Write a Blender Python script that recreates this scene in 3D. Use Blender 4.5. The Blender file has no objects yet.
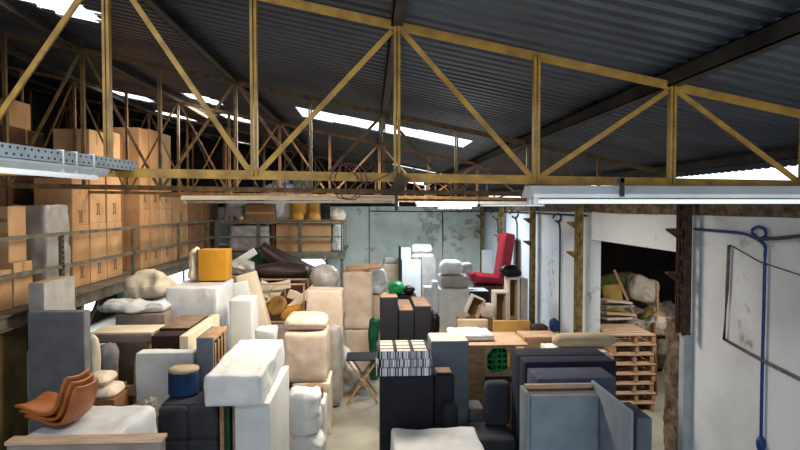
import bpy, bmesh, math, random
from mathutils import Vector, Matrix, noise, Euler
PI = math.pi
SC = bpy.context.scene
COL = SC.collection

# ---------------------------------------------------------------- camera, sky, exposure
H = 3.6
F0 = 580.0
PITCH = math.atan(18/F0); YAW = math.atan(30/F0)
cam_d = bpy.data.cameras.new('camera'); cam_d.lens = F0/800*36; cam_d.sensor_width = 36
cam_d.clip_start = .05; cam_d.clip_end = 200
cam = bpy.data.objects.new('camera', cam_d); COL.objects.link(cam)
cam.location = (0, 0, H); cam.rotation_euler = (PI/2-PITCH, 0, -YAW)
SC.camera = cam
w = bpy.data.worlds.new('sky'); SC.world = w; w.use_nodes = True
bg = w.node_tree.nodes['Background']; bg.inputs[0].default_value = (.86, .93, 1, 1); bg.inputs[1].default_value = 1.7
SC.view_settings.view_transform = 'Standard'; SC.view_settings.look = 'None'
SC.view_settings.gamma = 1; SC.view_settings.use_curve_mapping = False
SC.view_settings.exposure = .42

def area(name, loc, rot, sx, sy, power, col):
    l = bpy.data.lights.new(name, 'AREA'); l.shape = 'RECTANGLE'; l.size = sx; l.size_y = sy
    l.energy = power; l.color = col
    o = bpy.data.objects.new(name, l); COL.objects.link(o); o.location = loc; o.rotation_euler = rot
    return o
def roofz(x): return H + 1.175 - .2*x
SLOPE = math.atan(.2)
# daylight from the clear strip and round openings; fill lamps below are added
area('skylight_strip_light', (.25, 8.35, roofz(.25)-.05), (0, SLOPE, 0), 2.7, .8, 250, (1, .86, .68))
area('skylight_left_light', (-1.9, 5.6, roofz(-1.9)-.05), (0, SLOPE, 0), .5, .5, 20, (1, .84, .62))
area('skylight_gallery_light', (-2.9, 11.6, roofz(-2.9)-.06), (0, math.radians(38), 0), .7, 1.2, 82, (1, .84, .64))
area('rear_fill_light', (1.6, 15.2, roofz(1.6)-.06), (0, SLOPE, 0), 2.0, .9, 230, (.88, .97, 1))  # fill lamp added to brighten the back wall
area('overhead_fill_light', (-1.9, 1.2, roofz(-1.9)-.05), (math.radians(25), 0, 0), 1.6, .8, 60, (.82, .9, 1))  # unseen fill lamp added overhead near the camera
area('store_fill_light', (6.2, 9.0, 3.27), (0, 0, 0), 1.2, .14, 75, (1, .95, .88))  # fill lamp added to brighten the store
area('window_light', (-8.5, 17.25, .9), (0, math.radians(-90), 0), 1.1, 3.3, 60, (.8, .92, 1))

# ---------------------------------------------------------------- helpers
def ray(px, py):
    v = Vector(((px-400)/F0, (225-py)/F0, -1))
    return (cam.rotation_euler.to_matrix() @ v)
def at(px, py, Y):
    d = ray(px, py); t = Y/d.y
    return Vector((d.x*t, Y, H+d.z*t))
def lin(h):
    h = h.lstrip('#'); r = []
    for i in (0, 2, 4):
        c = int(h[i:i+2], 16)/255
        r.append(c/12.92 if c <= .04045 else ((c+.055)/1.055)**2.4)
    return tuple(r)
MATS = {}
def mat(name, c, c2=None, rough=.8, scale=6, bump=.15, bscale=60, metal=0, stretch=(1,1,1), spec=.3, coat=0, alpha=1, lo=.35, hi=.65, ridge=0, rscale=3):
    if name in MATS: return MATS[name]
    m = bpy.data.materials.new(name); m.use_nodes = True; nt = m.node_tree; N = nt.nodes; L = nt.links
    b = N['Principled BSDF']; b.inputs['Roughness'].default_value = rough; b.inputs['Metallic'].default_value = metal
    b.inputs['Specular IOR Level'].default_value = spec; b.inputs['Coat Weight'].default_value = coat
    b.inputs['Alpha'].default_value = alpha
    tc = N.new('ShaderNodeTexCoord'); mp = N.new('ShaderNodeMapping'); mp.inputs['Scale'].default_value = stretch
    L.new(tc.outputs['Object'], mp.inputs[0])
    c = lin(c); c2 = lin(c2) if c2 else tuple(x*.8 for x in c)
    n = N.new('ShaderNodeTexNoise'); n.inputs['Scale'].default_value = scale; n.inputs['Detail'].default_value = 6
    L.new(mp.outputs[0], n.inputs[0])
    r = N.new('ShaderNodeValToRGB'); r.color_ramp.elements[0].color = (*c2, 1); r.color_ramp.elements[1].color = (*c, 1)
    r.color_ramp.elements[0].position = lo; r.color_ramp.elements[1].position = hi
    L.new(n.outputs[0], r.inputs[0]); L.new(r.outputs[0], b.inputs['Base Color'])
    if bump:
        n2 = N.new('ShaderNodeTexNoise'); n2.inputs['Scale'].default_value = bscale; n2.inputs['Detail'].default_value = 4
        L.new(mp.outputs[0], n2.inputs[0])
        bp = N.new('ShaderNodeBump'); bp.inputs['Strength'].default_value = bump; bp.inputs['Distance'].default_value = .02
        L.new(n2.outputs[0], bp.inputs['Height']); L.new(bp.outputs[0], b.inputs['Normal'])
        if ridge:
            n3 = N.new('ShaderNodeTexNoise'); n3.noise_type = 'RIDGED_MULTIFRACTAL'; n3.inputs['Scale'].default_value = rscale
            n3.inputs['Detail'].default_value = 3; n3.inputs['Distortion'].default_value = .6
            L.new(mp.outputs[0], n3.inputs[0])
            b2 = N.new('ShaderNodeBump'); b2.inputs['Strength'].default_value = ridge; b2.inputs['Distance'].default_value = .03
            L.new(n3.outputs[0], b2.inputs['Height']); L.new(bp.outputs[0], b2.inputs['Normal']); L.new(b2.outputs[0], b.inputs['Normal'])
    MATS[name] = m; return m
def mould(m, x0, seed):
    """patches of dark mould and flaked paint with shapes of their own"""
    nt = m.node_tree; N = nt.nodes; L = nt.links; b = N['Principled BSDF']; src = b.inputs['Base Color'].links[0].from_socket
    tc = N.new('ShaderNodeTexCoord'); mp = N.new('ShaderNodeMapping'); mp.inputs['Location'].default_value = (seed, seed, seed); L.new(tc.outputs['Object'], mp.inputs[0])
    a = N.new('ShaderNodeTexNoise'); a.inputs['Scale'].default_value = .7; a.inputs['Detail'].default_value = 2; L.new(mp.outputs[0], a.inputs[0])
    f = N.new('ShaderNodeTexNoise'); f.inputs['Scale'].default_value = 5; f.inputs['Detail'].default_value = 8; L.new(mp.outputs[0], f.inputs[0])
    ad = N.new('ShaderNodeMath'); ad.operation = 'MULTIPLY'; L.new(a.outputs[0], ad.inputs[0]); L.new(f.outputs[0], ad.inputs[1])
    r = N.new('ShaderNodeValToRGB'); r.color_ramp.elements[0].position = x0; r.color_ramp.elements[0].color = (0,0,0,1); r.color_ramp.elements[1].position = x0+.08; r.color_ramp.elements[1].color = (.75,.75,.75,1); L.new(ad.outputs[0], r.inputs[0])
    mx = N.new('ShaderNodeMix'); mx.data_type = 'RGBA'; L.new(r.outputs[0], mx.inputs[0]); L.new(src, mx.inputs[6]); mx.inputs[7].default_value = (*lin('#8a8676'), 1)
    L.new(mx.outputs[2], b.inputs['Base Color'])
def emis(name, c, s):
    if name in MATS: return MATS[name]
    m = bpy.data.materials.new(name); m.use_nodes = True; b = m.node_tree.nodes['Principled BSDF']
    b.inputs['Base Color'].default_value = (.9, .9, .9, 1)
    b.inputs['Emission Color'].default_value = (*c, 1); b.inputs['Emission Strength'].default_value = s
    MATS[name] = m; return m
def tag(o, label, cat, group=None, kind=None):
    o['label'] = label; o['category'] = cat
    if group: o['group'] = group
    if kind: o['kind'] = kind
    return o
def empty(name, loc, label=None, cat=None, group=None, rz=0):
    o = bpy.data.objects.new(name, None); COL.objects.link(o); o.location = loc; o.rotation_euler.z = rz
    o.empty_display_size = .1
    if label: tag(o, label, cat, group)
    return o
def mk(name, bm, m, parent=None, smooth=False, loc=None):
    bmesh.ops.recalc_face_normals(bm, faces=bm.faces)
    me = bpy.data.meshes.new(name); bm.to_mesh(me); bm.free()
    me.materials.append(m)
    if smooth:
        for p in me.polygons: p.use_smooth = True
    o = bpy.data.objects.new(name, me); COL.objects.link(o)
    if parent: o.parent = parent
    if loc is not None: o.location = loc
    return o
def bx(bm, x0, x1, y0, y1, z0, z1, rot=None, org=None):
    vs = [bm.verts.new((x, y, z)) for x in (x0, x1) for y in (y0, y1) for z in (z0, z1)]
    for f in ((0,1,3,2), (4,6,7,5), (0,4,5,1), (2,3,7,6), (0,2,6,4), (1,5,7,3)): bm.faces.new([vs[i] for i in f])
    if rot:
        M = Matrix.Translation(org or (0,0,0)) @ rot.to_4x4() @ Matrix.Translation(-Vector(org or (0,0,0)))
        for v in vs: v.co = M @ v.co
    return vs
def bar(bm, p, q, w=.04, h=None, up=(0,1,0)):
    """rectangular bar from p to q"""
    h = h or w; p = Vector(p); q = Vector(q); d = (q-p).normalized(); u = Vector(up)
    s = d.cross(u)
    if s.length < 1e-4: s = d.cross(Vector((1,0,0)))
    s.normalize(); u = s.cross(d).normalized()
    vs = [bm.verts.new(e + s*a*w/2 + u*b*h/2) for e in (p, q) for a, b in ((-1,-1), (1,-1), (1,1), (-1,1))]
    for f in ((0,1,2,3), (7,6,5,4), (0,4,5,1), (1,5,6,2), (2,6,7,3), (3,7,4,0)): bm.faces.new([vs[i] for i in f])
def angle(bm, p, q, w=.05, t=.006, up=(0,1,0)):
    """two back to back angle irons: a T section"""
    bar(bm, p, q, w, t, up); p = Vector(p); q = Vector(q)
    d = (q-p).normalized(); u = Vector(up); s = d.cross(u).normalized(); u = s.cross(d)
    bar(bm, p+u*w*.3, q+u*w*.3, t*3, w*.6, up)
def tube(bm, pts, r, n=8):
    pts = [Vector(p) for p in pts]; rings = []
    for i, p in enumerate(pts):
        d = (pts[min(i+1, len(pts)-1)] - pts[max(i-1, 0)]).normalized()
        a = d.cross(Vector((0,0,1)));
        if a.length < 1e-2: a = d.cross(Vector((1,0,0)))
        a.normalize(); b = a.cross(d)
        rr = r[i] if isinstance(r, (list, tuple)) else r
        rings.append([bm.verts.new(p + (a*math.cos(k*2*PI/n) + b*math.sin(k*2*PI/n))*rr) for k in range(n)])
    for i in range(len(rings)-1):
        for k in range(n): bm.faces.new((rings[i][k], rings[i][(k+1)%n], rings[i+1][(k+1)%n], rings[i+1][k]))
    bm.faces.new(rings[0]); bm.faces.new(rings[-1][::-1])
def lathe(bm, prof, n=28, c=(0,0)):
    rings = [[bm.verts.new((c[0]+r*math.cos(k*2*PI/n), c[1]+r*math.sin(k*2*PI/n), z)) for k in range(n)] for r, z in prof]
    for i in range(len(rings)-1):
        for k in range(n): bm.faces.new((rings[i][k], rings[i][(k+1)%n], rings[i+1][(k+1)%n], rings[i+1][k]))
    bm.faces.new(rings[0][::-1]); bm.faces.new(rings[-1])
SEED = [0]
def softbm(sx, sy, sz, r=.02, amp=0, fr=3, n=None, puff=0, seed=None, fine=0):
    """box centred on x,y with base at 0; rounded, creased by noise"""
    SEED[0] += 1; sd = seed if seed is not None else SEED[0]
    n = n or (6 if amp == 0 and puff == 0 else 18)
    if amp == 0 and puff == 0: n = 4
    r = min(r, sx/2.01, sy/2.01, sz/2.01)
    bm = bmesh.new()
    hx, hy, hz = sx/2, sy/2, sz/2
    def params(h):
        # vertices concentrated at rounded ends
        L = [-h, -h+r*.3, -h+r]; k = max(1, n-2)
        for i in range(1, k): L.append(-h+r + (2*h-2*r)*i/k)
        L += [h-r, h-r*.3, h]; return L
    g = {}
    def V(x, y, z):
        k = (round(x,5), round(y,5), round(z,5))
        if k not in g:
            p = Vector((x,y,z)); c = Vector((max(-hx+r, min(hx-r, x)), max(-hy+r, min(hy-r, y)), max(-hz+r, min(hz-r, z))))
            d = p-c
            if d.length > 1e-9:
                p = c + d.normalized()*r
            if puff:
                a = (1-(x/hx)**2)*(1-(y/hy)**2); b = (1-(x/hx)**2)*(1-(z/hz)**2); c2 = (1-(y/hy)**2)*(1-(z/hz)**2)
                p.z += puff*a*(1 if z > 0 else 0)*(1 if abs(z) > hz-1e-6 else 0)
                if abs(y) > hy-1e-6: p.y += puff*b*(1 if y > 0 else -1)
                if abs(x) > hx-1e-6: p.x += puff*c2*(1 if x > 0 else -1)
            if amp:
                q = Vector((x,y,z))*fr + Vector((sd*7.1, sd*3.3, 0))
                dv = noise.noise_vector(q)*amp
                rd = 1-abs(noise.noise(q*1.9))*2
                nn = Vector((x/hx, y/hy, z/hz)).normalized()
                dv += nn*(rd-.5)*amp*.5
                if z < -hz+1e-6: dv.z = 0
                p += dv
                p.z = max(p.z, -hz)
            g[k] = bm.verts.new((p.x, p.y, p.z+hz))
        return g[k]
    X, Y, Z = params(hx), params(hy), params(hz)
    for A, B, f in ((X, Y, lambda a,b: [(a,b,-hz),(a,b,hz)]), (X, Z, lambda a,b: [(a,-hy,b),(a,hy,b)]), (Y, Z, lambda a,b: [(-hx,a,b),(hx,a,b)])):
        for side in (0, 1):
            for i in range(len(A)-1):
                for j in range(len(B)-1):
                    q = [V(*f(A[i],B[j])[side]), V(*f(A[i+1],B[j])[side]), V(*f(A[i+1],B[j+1])[side]), V(*f(A[i],B[j+1])[side])]
                    if side: q = q[::-1]
                    try: bm.faces.new(q)
                    except ValueError: pass
    return bm
def soft(name, box, m, r=.02, amp=0, fr=3, puff=0, rz=0, rot=None, parent=None, n=None, seed=None, off=None):
    x0, x1, y0, y1, z0, z1 = box
    bm = softbm(x1-x0, y1-y0, z1-z0, r, amp, fr, n, puff, seed)
    c = Vector(((x0+x1)/2, (y0+y1)/2, z0))
    if parent: c = c - parent.location
    o = mk(name, bm, m, parent, smooth=True, loc=c)
    o.rotation_euler = rot or (0, 0, rz)
    return o
def F(a, b, yt, Y, D, z0=0, yb=None):
    """box whose front face spans image columns a..b with its top edge on row yt, at distance Y"""
    p, q = at(a, yt, Y), at(b, yt, Y)
    zt = (p.z+q.z)/2
    if yb is not None: z0 = at((a+b)/2, yb, Y).z
    return (p.x, q.x, Y, Y+D, z0, zt)
def dup(o, loc=None, rz=None, label=None, parent=None):
    c = o.copy(); COL.objects.link(c)
    if parent: c.parent = parent
    if loc is not None: c.location = loc
    if rz is not None: c.rotation_euler.z = rz
    if label: c['label'] = label
    for ch in list(o.children): dup(ch, parent=c)
    return c
def S(name, box, m, label, cat, group=None, **k):
    return tag(soft(name, box, m, **k), label, cat, group)
def text(name, s, size, m, parent, loc, rot, align='CENTER'):
    cu = bpy.data.curves.new(name, 'FONT'); cu.body = s; cu.size = size; cu.align_x = align; cu.extrude = .001
    t = bpy.data.objects.new(name, cu); COL.objects.link(t)
    bpy.context.view_layer.update()
    me = bpy.data.meshes.new_from_object(t.evaluated_get(bpy.context.evaluated_depsgraph_get()))
    bpy.data.objects.remove(t); me.materials.clear(); me.materials.append(m)
    o = bpy.data.objects.new(name, me); COL.objects.link(o); o.parent = parent; o.location = loc; o.rotation_euler = rot
    return o

# ---------------------------------------------------------------- materials
M_floor = mat('concrete_floor', '#99978a', '#7b796c', .5, 1.2, .08, 30)
M_wallG = mat('painted_wall_green', '#cbd5d0', '#a9b3ac', .85, .9, .1, 20, lo=.3, hi=.55)
M_wallR = mat('painted_wall_white', '#d4dbe5', '#c2c7cf', .85, 1.1, .1, 20, lo=.28, hi=.5)
mould(M_wallG, .30, 3.3); mould(M_wallR, .36, 8.1)
M_plasterbrown = mat('broken_plaster', '#7c6c5e', '#40352c', .95, 9, .8, 14)
M_dark = mat('dark_wall', '#2a2623', '#171513', .95, 3, .3, 20)  # plain dark mottled tone for walls and gable
M_roof = mat('roof_sheet', '#454b55', '#32363d', .45, 1.5, .05, 8, metal=.25, spec=.4)
M_purlin = mat('purlin_steel', '#4a4541', '#2c2826', .6, 3, .1, 30, metal=.3)
M_ytruss = mat('yellow_painted_steel', '#a98236', '#7f5e28', .5, 9, .15, 40)
M_btruss = mat('brown_painted_steel', '#6b5230', '#43321f', .6, 9, .15, 40)
M_otruss = mat('ochre_painted_steel', '#8a6640', '#5d4329', .55, 9, .15, 40)
M_galv = mat('galvanised_steel', '#77817f', '#565e5c', .5, 6, .1, 40, metal=.4)
M_rail = mat('grey_green_steel', '#6f6c5f', '#504c42', .6, 6, .1, 40)
M_white = mat('white_enamel', '#dfe4e6', '#c6cccf', .4, 3, 0)
M_wood = mat('pale_wood', '#b39170', '#917253', .7, 4, .15, 30, stretch=(1,1,6))
M_woodx = mat('pale_wood_long', '#cdb094', '#b0937a', .7, 4, .15, 30, stretch=(1,6,6))
M_pink = mat('pinkish_plywood', '#b89c86', '#a0866f', .75, 3, .1, 30)
M_ply = mat('yellow_plywood', '#b38f4e', '#91703a', .7, 3, .1, 30)
M_card = mat('cardboard', '#b58d66', '#9d7853', .85, 2, .06, 40)
M_card2 = mat('tan_cardboard', '#c09b74', '#a8845f', .85, 2, .06, 40)
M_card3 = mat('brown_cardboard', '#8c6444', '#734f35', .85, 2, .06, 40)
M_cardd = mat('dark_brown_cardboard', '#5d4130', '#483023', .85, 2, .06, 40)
M_ink = mat('box_ink', '#4c3726', '#3b2a1d', .8, 3, 0)
M_tape = mat('packing_tape', '#b18a62', '#a07a54', .35, 3, 0)
M_wrap = mat('white_wrap', '#d3d6d9', '#c2c7cc', .6, 4, .2, 11, coat=.04, ridge=.5)
M_wrapc = mat('cream_wrap', '#d8ccba', '#c6b9a6', .55, 4, .2, 9, coat=.05, ridge=.45)
M_wrapg = mat('grey_wrap', '#a6a4a2', '#918f8d', .45, 4, .3, 9, coat=.15, ridge=.6)
M_wrapp = mat('pinkish_wrap', '#d2c1b2', '#c1af9f', .6, 4, .2, 9, ridge=.4)
M_cream = mat('cream_foam', '#d8ccb8', '#c9bba3', .85, 3, .1, 40)
M_whitep = mat('white_panel', '#cdd1d3', '#bbc0c3', .6, 2, .05, 40)
M_greyf = mat('grey_fabric', '#717379', '#62646a', .95, 5, .25, 180)
M_slate = mat('slate_blue_fabric', '#6c7681', '#5f6a76', .95, 5, .25, 180)
M_lblue = mat('light_blue_grey_fabric', '#7e8893', '#707b87', .95, 5, .25, 180)
M_navy = mat('navy_fabric', '#1d2139', '#151829', .9, 5, .25, 180)
M_navyg = mat('dark_blue_grey_fabric', '#495064', '#3d4355', .95, 5, .25, 180)
M_black = mat('black_fabric', '#1d2028', '#15171d', .8, 5, .2, 120)
M_blackb = mat('black_plastic', '#191a1d', '#101113', .4, 5, .2, 20)
M_brownf = mat('dark_brown_fabric', '#2c201d', '#221816', .9, 5, .2, 120)
M_char = mat('charcoal_fabric', '#3b3e47', '#30333b', .95, 5, .3, 160)
M_blue = mat('royal_blue_fabric', '#1f3c68', '#182f55', .9, 5, .2, 120)
M_beige = mat('beige_fabric', '#b7a78f', '#a39379', .9, 5, .2, 120)
M_taupe = mat('taupe_fabric', '#8d8079', '#7a6d66', .9, 5, .2, 120)
M_lbrown = mat('brown_top_fabric', '#8c7462', '#775f4f', .9, 5, .2, 120)
M_tan = mat('tan_leather', '#a5622f', '#86491f', .42, 6, .1, 60, spec=.5)
M_leather = mat('brown_leather', '#35211b', '#271814', .5, 6, .1, 50, spec=.5)
M_gold = mat('gold_velvet', '#8f6c35', '#6e4f27', .6, 6, .15, 50)
M_yellow = mat('mustard_fabric', '#bd8c3c', '#aa7b33', .8, 4, .1, 90)
M_yell2 = mat('yellow_box_paper', '#c08a26', '#b17c1e', .7, 3, .05, 60)
M_red = mat('red_leather', '#8e1a2c', '#761422', .5, 5, .1, 50)
M_green = mat('green_plastic', '#1d9d56', '#137a40', .4, 5, .4, 12)
M_dgreen = mat('dark_green_plastic', '#155239', '#0e3a27', .5, 5, .3, 12)
M_olive = mat('olive_fabric', '#6d6f3d', '#56582e', .9, 5, .2, 80)
M_paleyel = mat('pale_yellow_foam', '#b89b56', '#a18545', .9, 5, .2, 40)
M_rust = mat('rusty_steel', '#4d3a2b', '#2b1f18', .8, 12, .4, 30)
M_colg = mat('olive_painted_steel', '#93804c', '#5f4d2e', .7, 9, .3, 40)
M_bpipe = mat('blue_conduit', '#27407e', '#1d3067', .45, 8, .05, 40)
M_dpipe = mat('dark_conduit', '#2d3644', '#222a36', .5, 8, .05, 40)
M_bpost = mat('pale_blue_paint', '#a4abb3', '#8d959d', .8, 4, .2, 30)
M_papers = mat('paper_scraps', '#a49b8e', '#6f655a', .9, 12, .5, 20)
M_tube = emis('lit_tube', (.9, .97, 1), 14)
M_tubedim = emis('dim_tube', (.9, .97, 1), .35)
# clear plastic
M_clear = mat('clear_plastic', '#9a948f', '#6d6763', .18, 8, .7, 12, coat=.5, alpha=.72)
# striped cushion cover
def striped(name, grid):
    m = bpy.data.materials.new(name); m.use_nodes = True; N = m.node_tree.nodes; L = m.node_tree.links
    b = N['Principled BSDF']; b.inputs['Roughness'].default_value = .85
    tc = N.new('ShaderNodeTexCoord'); mp = N.new('ShaderNodeMapping'); mp.inputs['Scale'].default_value = (95, 1, .02)
    L.new(tc.outputs['Object'], mp.inputs[0])
    n = N.new('ShaderNodeTexNoise'); n.inputs['Scale'].default_value = 1; n.inputs['Detail'].default_value = 0; L.new(mp.outputs[0], n.inputs[0])
    r = N.new('ShaderNodeValToRGB'); r.color_ramp.interpolation = 'CONSTANT'
    e = r.color_ramp.elements; e[0].color = (*lin('#14161f'), 1); e[0].position = 0; e[1].position = .46; e[1].color = (*lin('#dcdfe4'), 1)
    x = e.new(.56); x.color = (*lin('#303c66'), 1); x = e.new(.62); x.color = (*lin('#e4e4e4'), 1)
    L.new(n.outputs[0], r.inputs[0])
    out = r.outputs[0]
    if grid:
        sp = N.new('ShaderNodeSeparateXYZ'); L.new(tc.outputs['Object'], sp.inputs[0])
        def line(sock, per, off):
            a = N.new('ShaderNodeMath'); a.operation = 'ADD'; a.inputs[1].default_value = off; L.new(sock, a.inputs[0])
            p = N.new('ShaderNodeMath'); p.operation = 'PINGPONG'; p.inputs[1].default_value = per/2; L.new(a.outputs[0], p.inputs[0])
            c = N.new('ShaderNodeMath'); c.operation = 'LESS_THAN'; c.inputs[1].default_value = .019; L.new(p.outputs[0], c.inputs[0]); return c
        u = line(sp.outputs[0], .17, .085); v = line(sp.outputs[1], .15, .0)
        mx = N.new('ShaderNodeMath'); mx.operation = 'MAXIMUM'; L.new(u.outputs[0], mx.inputs[0]); L.new(v.outputs[0], mx.inputs[1])
        g = N.new('ShaderNodeMix'); g.data_type = 'RGBA'; g.inputs[6].default_value = (*lin('#e2ddd4'), 1); g.inputs[7].default_value = (*lin('#1d1410'), 1)
        L.new(mx.outputs[0], g.inputs[0])
        ge = N.new('ShaderNodeSeparateXYZ'); L.new(tc.outputs['Normal'], ge.inputs[0])
        t = N.new('ShaderNodeMath'); t.operation = 'GREATER_THAN'; t.inputs[1].default_value = .7; L.new(ge.outputs[2], t.inputs[0])
        f = N.new('ShaderNodeMix'); f.data_type = 'RGBA'; L.new(t.outputs[0], f.inputs[0]); L.new(out, f.inputs[6]); L.new(g.outputs[2], f.inputs[7])
        out = f.outputs[2]
    L.new(out, b.inputs['Base Color']); return m

# ---------------------------------------------------------------- the building
def struct(name, bm, m, smooth=False):
    o = mk(name, bm, m, smooth=smooth); o['kind'] = 'structure'; return o
XW, YB, XL = 3.95, 20.0, -8.6
bm = bmesh.new(); bx(bm, XL-.3, 9.4, -2, YB+.4, -.2, 0); struct('floor', bm, M_floor)
# right wall: near leaf, header over the opening, far leaf, upper course under the eave
OY0, OY1, TW = 7.02, 10.22, .2
bm = bmesh.new()
bx(bm, XW, XW+TW, 0, OY0, 0, 3.52); bx(bm, XW, XW+TW, OY0, OY1, 3.02, 3.52); bx(bm, XW, XW+TW, OY1, YB, 0, 3.52)
struct('wall_right', bm, M_wallR)
bm = softbm(.28, YB, .33, .03, .05, 5, 60); o = struct('trim_1', bm, M_plasterbrown); o.location = (XW+TW/2, YB/2, 3.5)
# back wall with a small low window; its upper gable of dark sheet
WX0, WX1, WZ0, WZ1 = -3.3, -1.5, 1.35, 1.95
bm = bmesh.new()
bx(bm, -.0, XW+TW, YB, YB+.2, 0, 3.62)
bx(bm, WX1, 0, YB+.15, YB+.35, 0, 3.62); bx(bm, XL, -7.3, YB+.15, YB+.35, 0, 3.62); bx(bm, -5.5, WX0, YB+.15, YB+.35, 0, 3.62); bx(bm, -7.3, -5.5, YB+.15, YB+.35, 0, .5); bx(bm, -7.3, -5.5, YB+.15, YB+.35, 1.8, 3.62)
bx(bm, WX0, WX1, YB+.15, YB+.35, 0, WZ0); bx(bm, WX0, WX1, YB+.15, YB+.35, WZ1, 3.62)
struct('wall_back', bm, M_wallG)
bm = bmesh.new()
def quad(bm, pts): bm.faces.new([bm.verts.new(p) for p in pts])
def prism_xz(bm, pts, y0, y1):
    a = [bm.verts.new((x, y0, z)) for x, z in pts]; b = [bm.verts.new((x, y1, z)) for x, z in pts]
    bm.faces.new(a); bm.faces.new(b[::-1])
    for i in range(len(pts)): bm.faces.new((a[i], b[i], b[(i+1)%len(pts)], a[(i+1)%len(pts)]))
prism_xz(bm, [(XL, 3.62), (.9, 3.62), (.9, roofz(.9)+.11), (XL, roofz(XL)+.11)], YB+.1, YB+.16)
prism_xz(bm, [(1.0, 3.62), (1.9, 3.62), (1.9, roofz(1.9)-.05), (1.0, roofz(1.0)-.08)], YB+.1, YB+.16)
prism_xz(bm, [(1.95, 3.62), (XW+TW, 3.62), (XW+TW, roofz(XW+TW)+.08), (1.95, roofz(1.95)+.1)], YB+.1, YB+.16)
struct('trim_2', bm, M_dark)
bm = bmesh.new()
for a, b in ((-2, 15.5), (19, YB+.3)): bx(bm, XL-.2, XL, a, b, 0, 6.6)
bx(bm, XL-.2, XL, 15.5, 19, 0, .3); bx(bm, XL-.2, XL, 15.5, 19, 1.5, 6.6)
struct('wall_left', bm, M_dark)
def win(name, p0, p1, axis):
    bm = bmesh.new(); x0, y0, z0 = p0; x1, y1, z1 = p1; t = .05
    if axis == 'x':
        for y in (y0, (y0+y1)/2-t/2, y1-t): bx(bm, x0, x1, y, y+t, z0, z1)
        bx(bm, x0, x1, y0, y1, z0, z0+t); bx(bm, x0, x1, y0, y1, z1-t, z1)
    else:
        for x in (x0, (x0+x1)/2-t/2, x1-t): bx(bm, x, x+t, y0, y1, z0, z1)
        bx(bm, x0, x1, y0, y1, z0, z0+t); bx(bm, x0, x1, y0, y1, z1-t, z1)
    return struct(name, bm, M_galv)
bm = bmesh.new(); bx(bm, XL-.2, -2.6, -2.1, -1.9, 0, 6.8); struct('wall_front_shade', bm, M_dark)  # unseen wall added behind the camera to keep sky light off the left
win('window_1', (XL-.15, 15.5, .3), (XL-.08, 19, 1.5), 'x'); win('window_2', (-7.3, YB+.2, .5), (-5.5, YB+.27, 1.8), 'y')
win('window_3', (WX0, YB+.2, WZ0), (WX1, YB+.27, WZ1), 'y')

# roof of ribbed sheets, ribs run down the slope; left out at the clear strip, round openings and added holes
def roofhit(px, py):
    d = ray(px, py); c = H+1.175+.07
    t = (c-H)/(d.z+.2*d.x); return Vector((d.x*t, d.y*t, H+d.z*t))
DOMES = [(*roofhit(54, 4).xy, .36), (*roofhit(127, 95).xy, .48), (*roofhit(176, 117).xy, .50), (*roofhit(236, 119).xy, .34), (*roofhit(204, 100).xy, .34), (*roofhit(237, 141).xy, .5)]
SA, SB, SC1, SD = roofhit(297, 107), roofhit(306, 118), roofhit(474, 141), roofhit(468, 149)
SLIT = roofhit(128, 73), roofhit(149, 84)
def in_hole(x, y):
    if SA.x < x < SC1.x and SA.y+(SC1.y-SA.y)*(x-SA.x)/(SC1.x-SA.x) < y < SB.y+(SD.y-SB.y)*(x-SB.x)/(SD.x-SB.x): return True
    if SLIT[0].x < x < SLIT[1].x and abs(y-SLIT[0].y-(SLIT[1].y-SLIT[0].y)*(x-SLIT[0].x)/(SLIT[1].x-SLIT[0].x)) < .09: return True
    if .65 < x < 2.55 and 14.8 < y < 15.6: return True  # opening added over the rear fill lamp
    if -2.7 < x < -1.1 and .8 < y < 1.6: return True  # unseen opening added over the overhead fill lamp
    for cx, cy, r in DOMES:
        if (x-cx)**2 + ((y-cy)/1.35)**2 < r*r: return True
    return False
bm = bmesh.new()
prof = []; y = -1.5; P = .13
while y < YB+.4:
    prof += [(y, 0), (y+.065, 0), (y+.08, .024), (y+.115, .024)]; y += P
xs = [XL-.2 + i*.1 for i in range(int((4.2-XL+.2)/.1)+1)]
grid = []
for x in xs: grid.append([bm.verts.new((x, yy, roofz(x)+.07+zz)) for yy, zz in prof])
for i in range(len(xs)-1):
    for j in range(len(prof)-1):
        if not in_hole((xs[i]+xs[i+1])/2, (prof[j][0]+prof[j+1][0])/2):
            bm.faces.new((grid[i][j], grid[i+1][j], grid[i+1][j+1], grid[i][j+1]))
for v in [v for v in bm.verts if not v.link_faces]: bm.verts.remove(v)
ceil = struct('ceiling', bm, M_roof)

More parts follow.
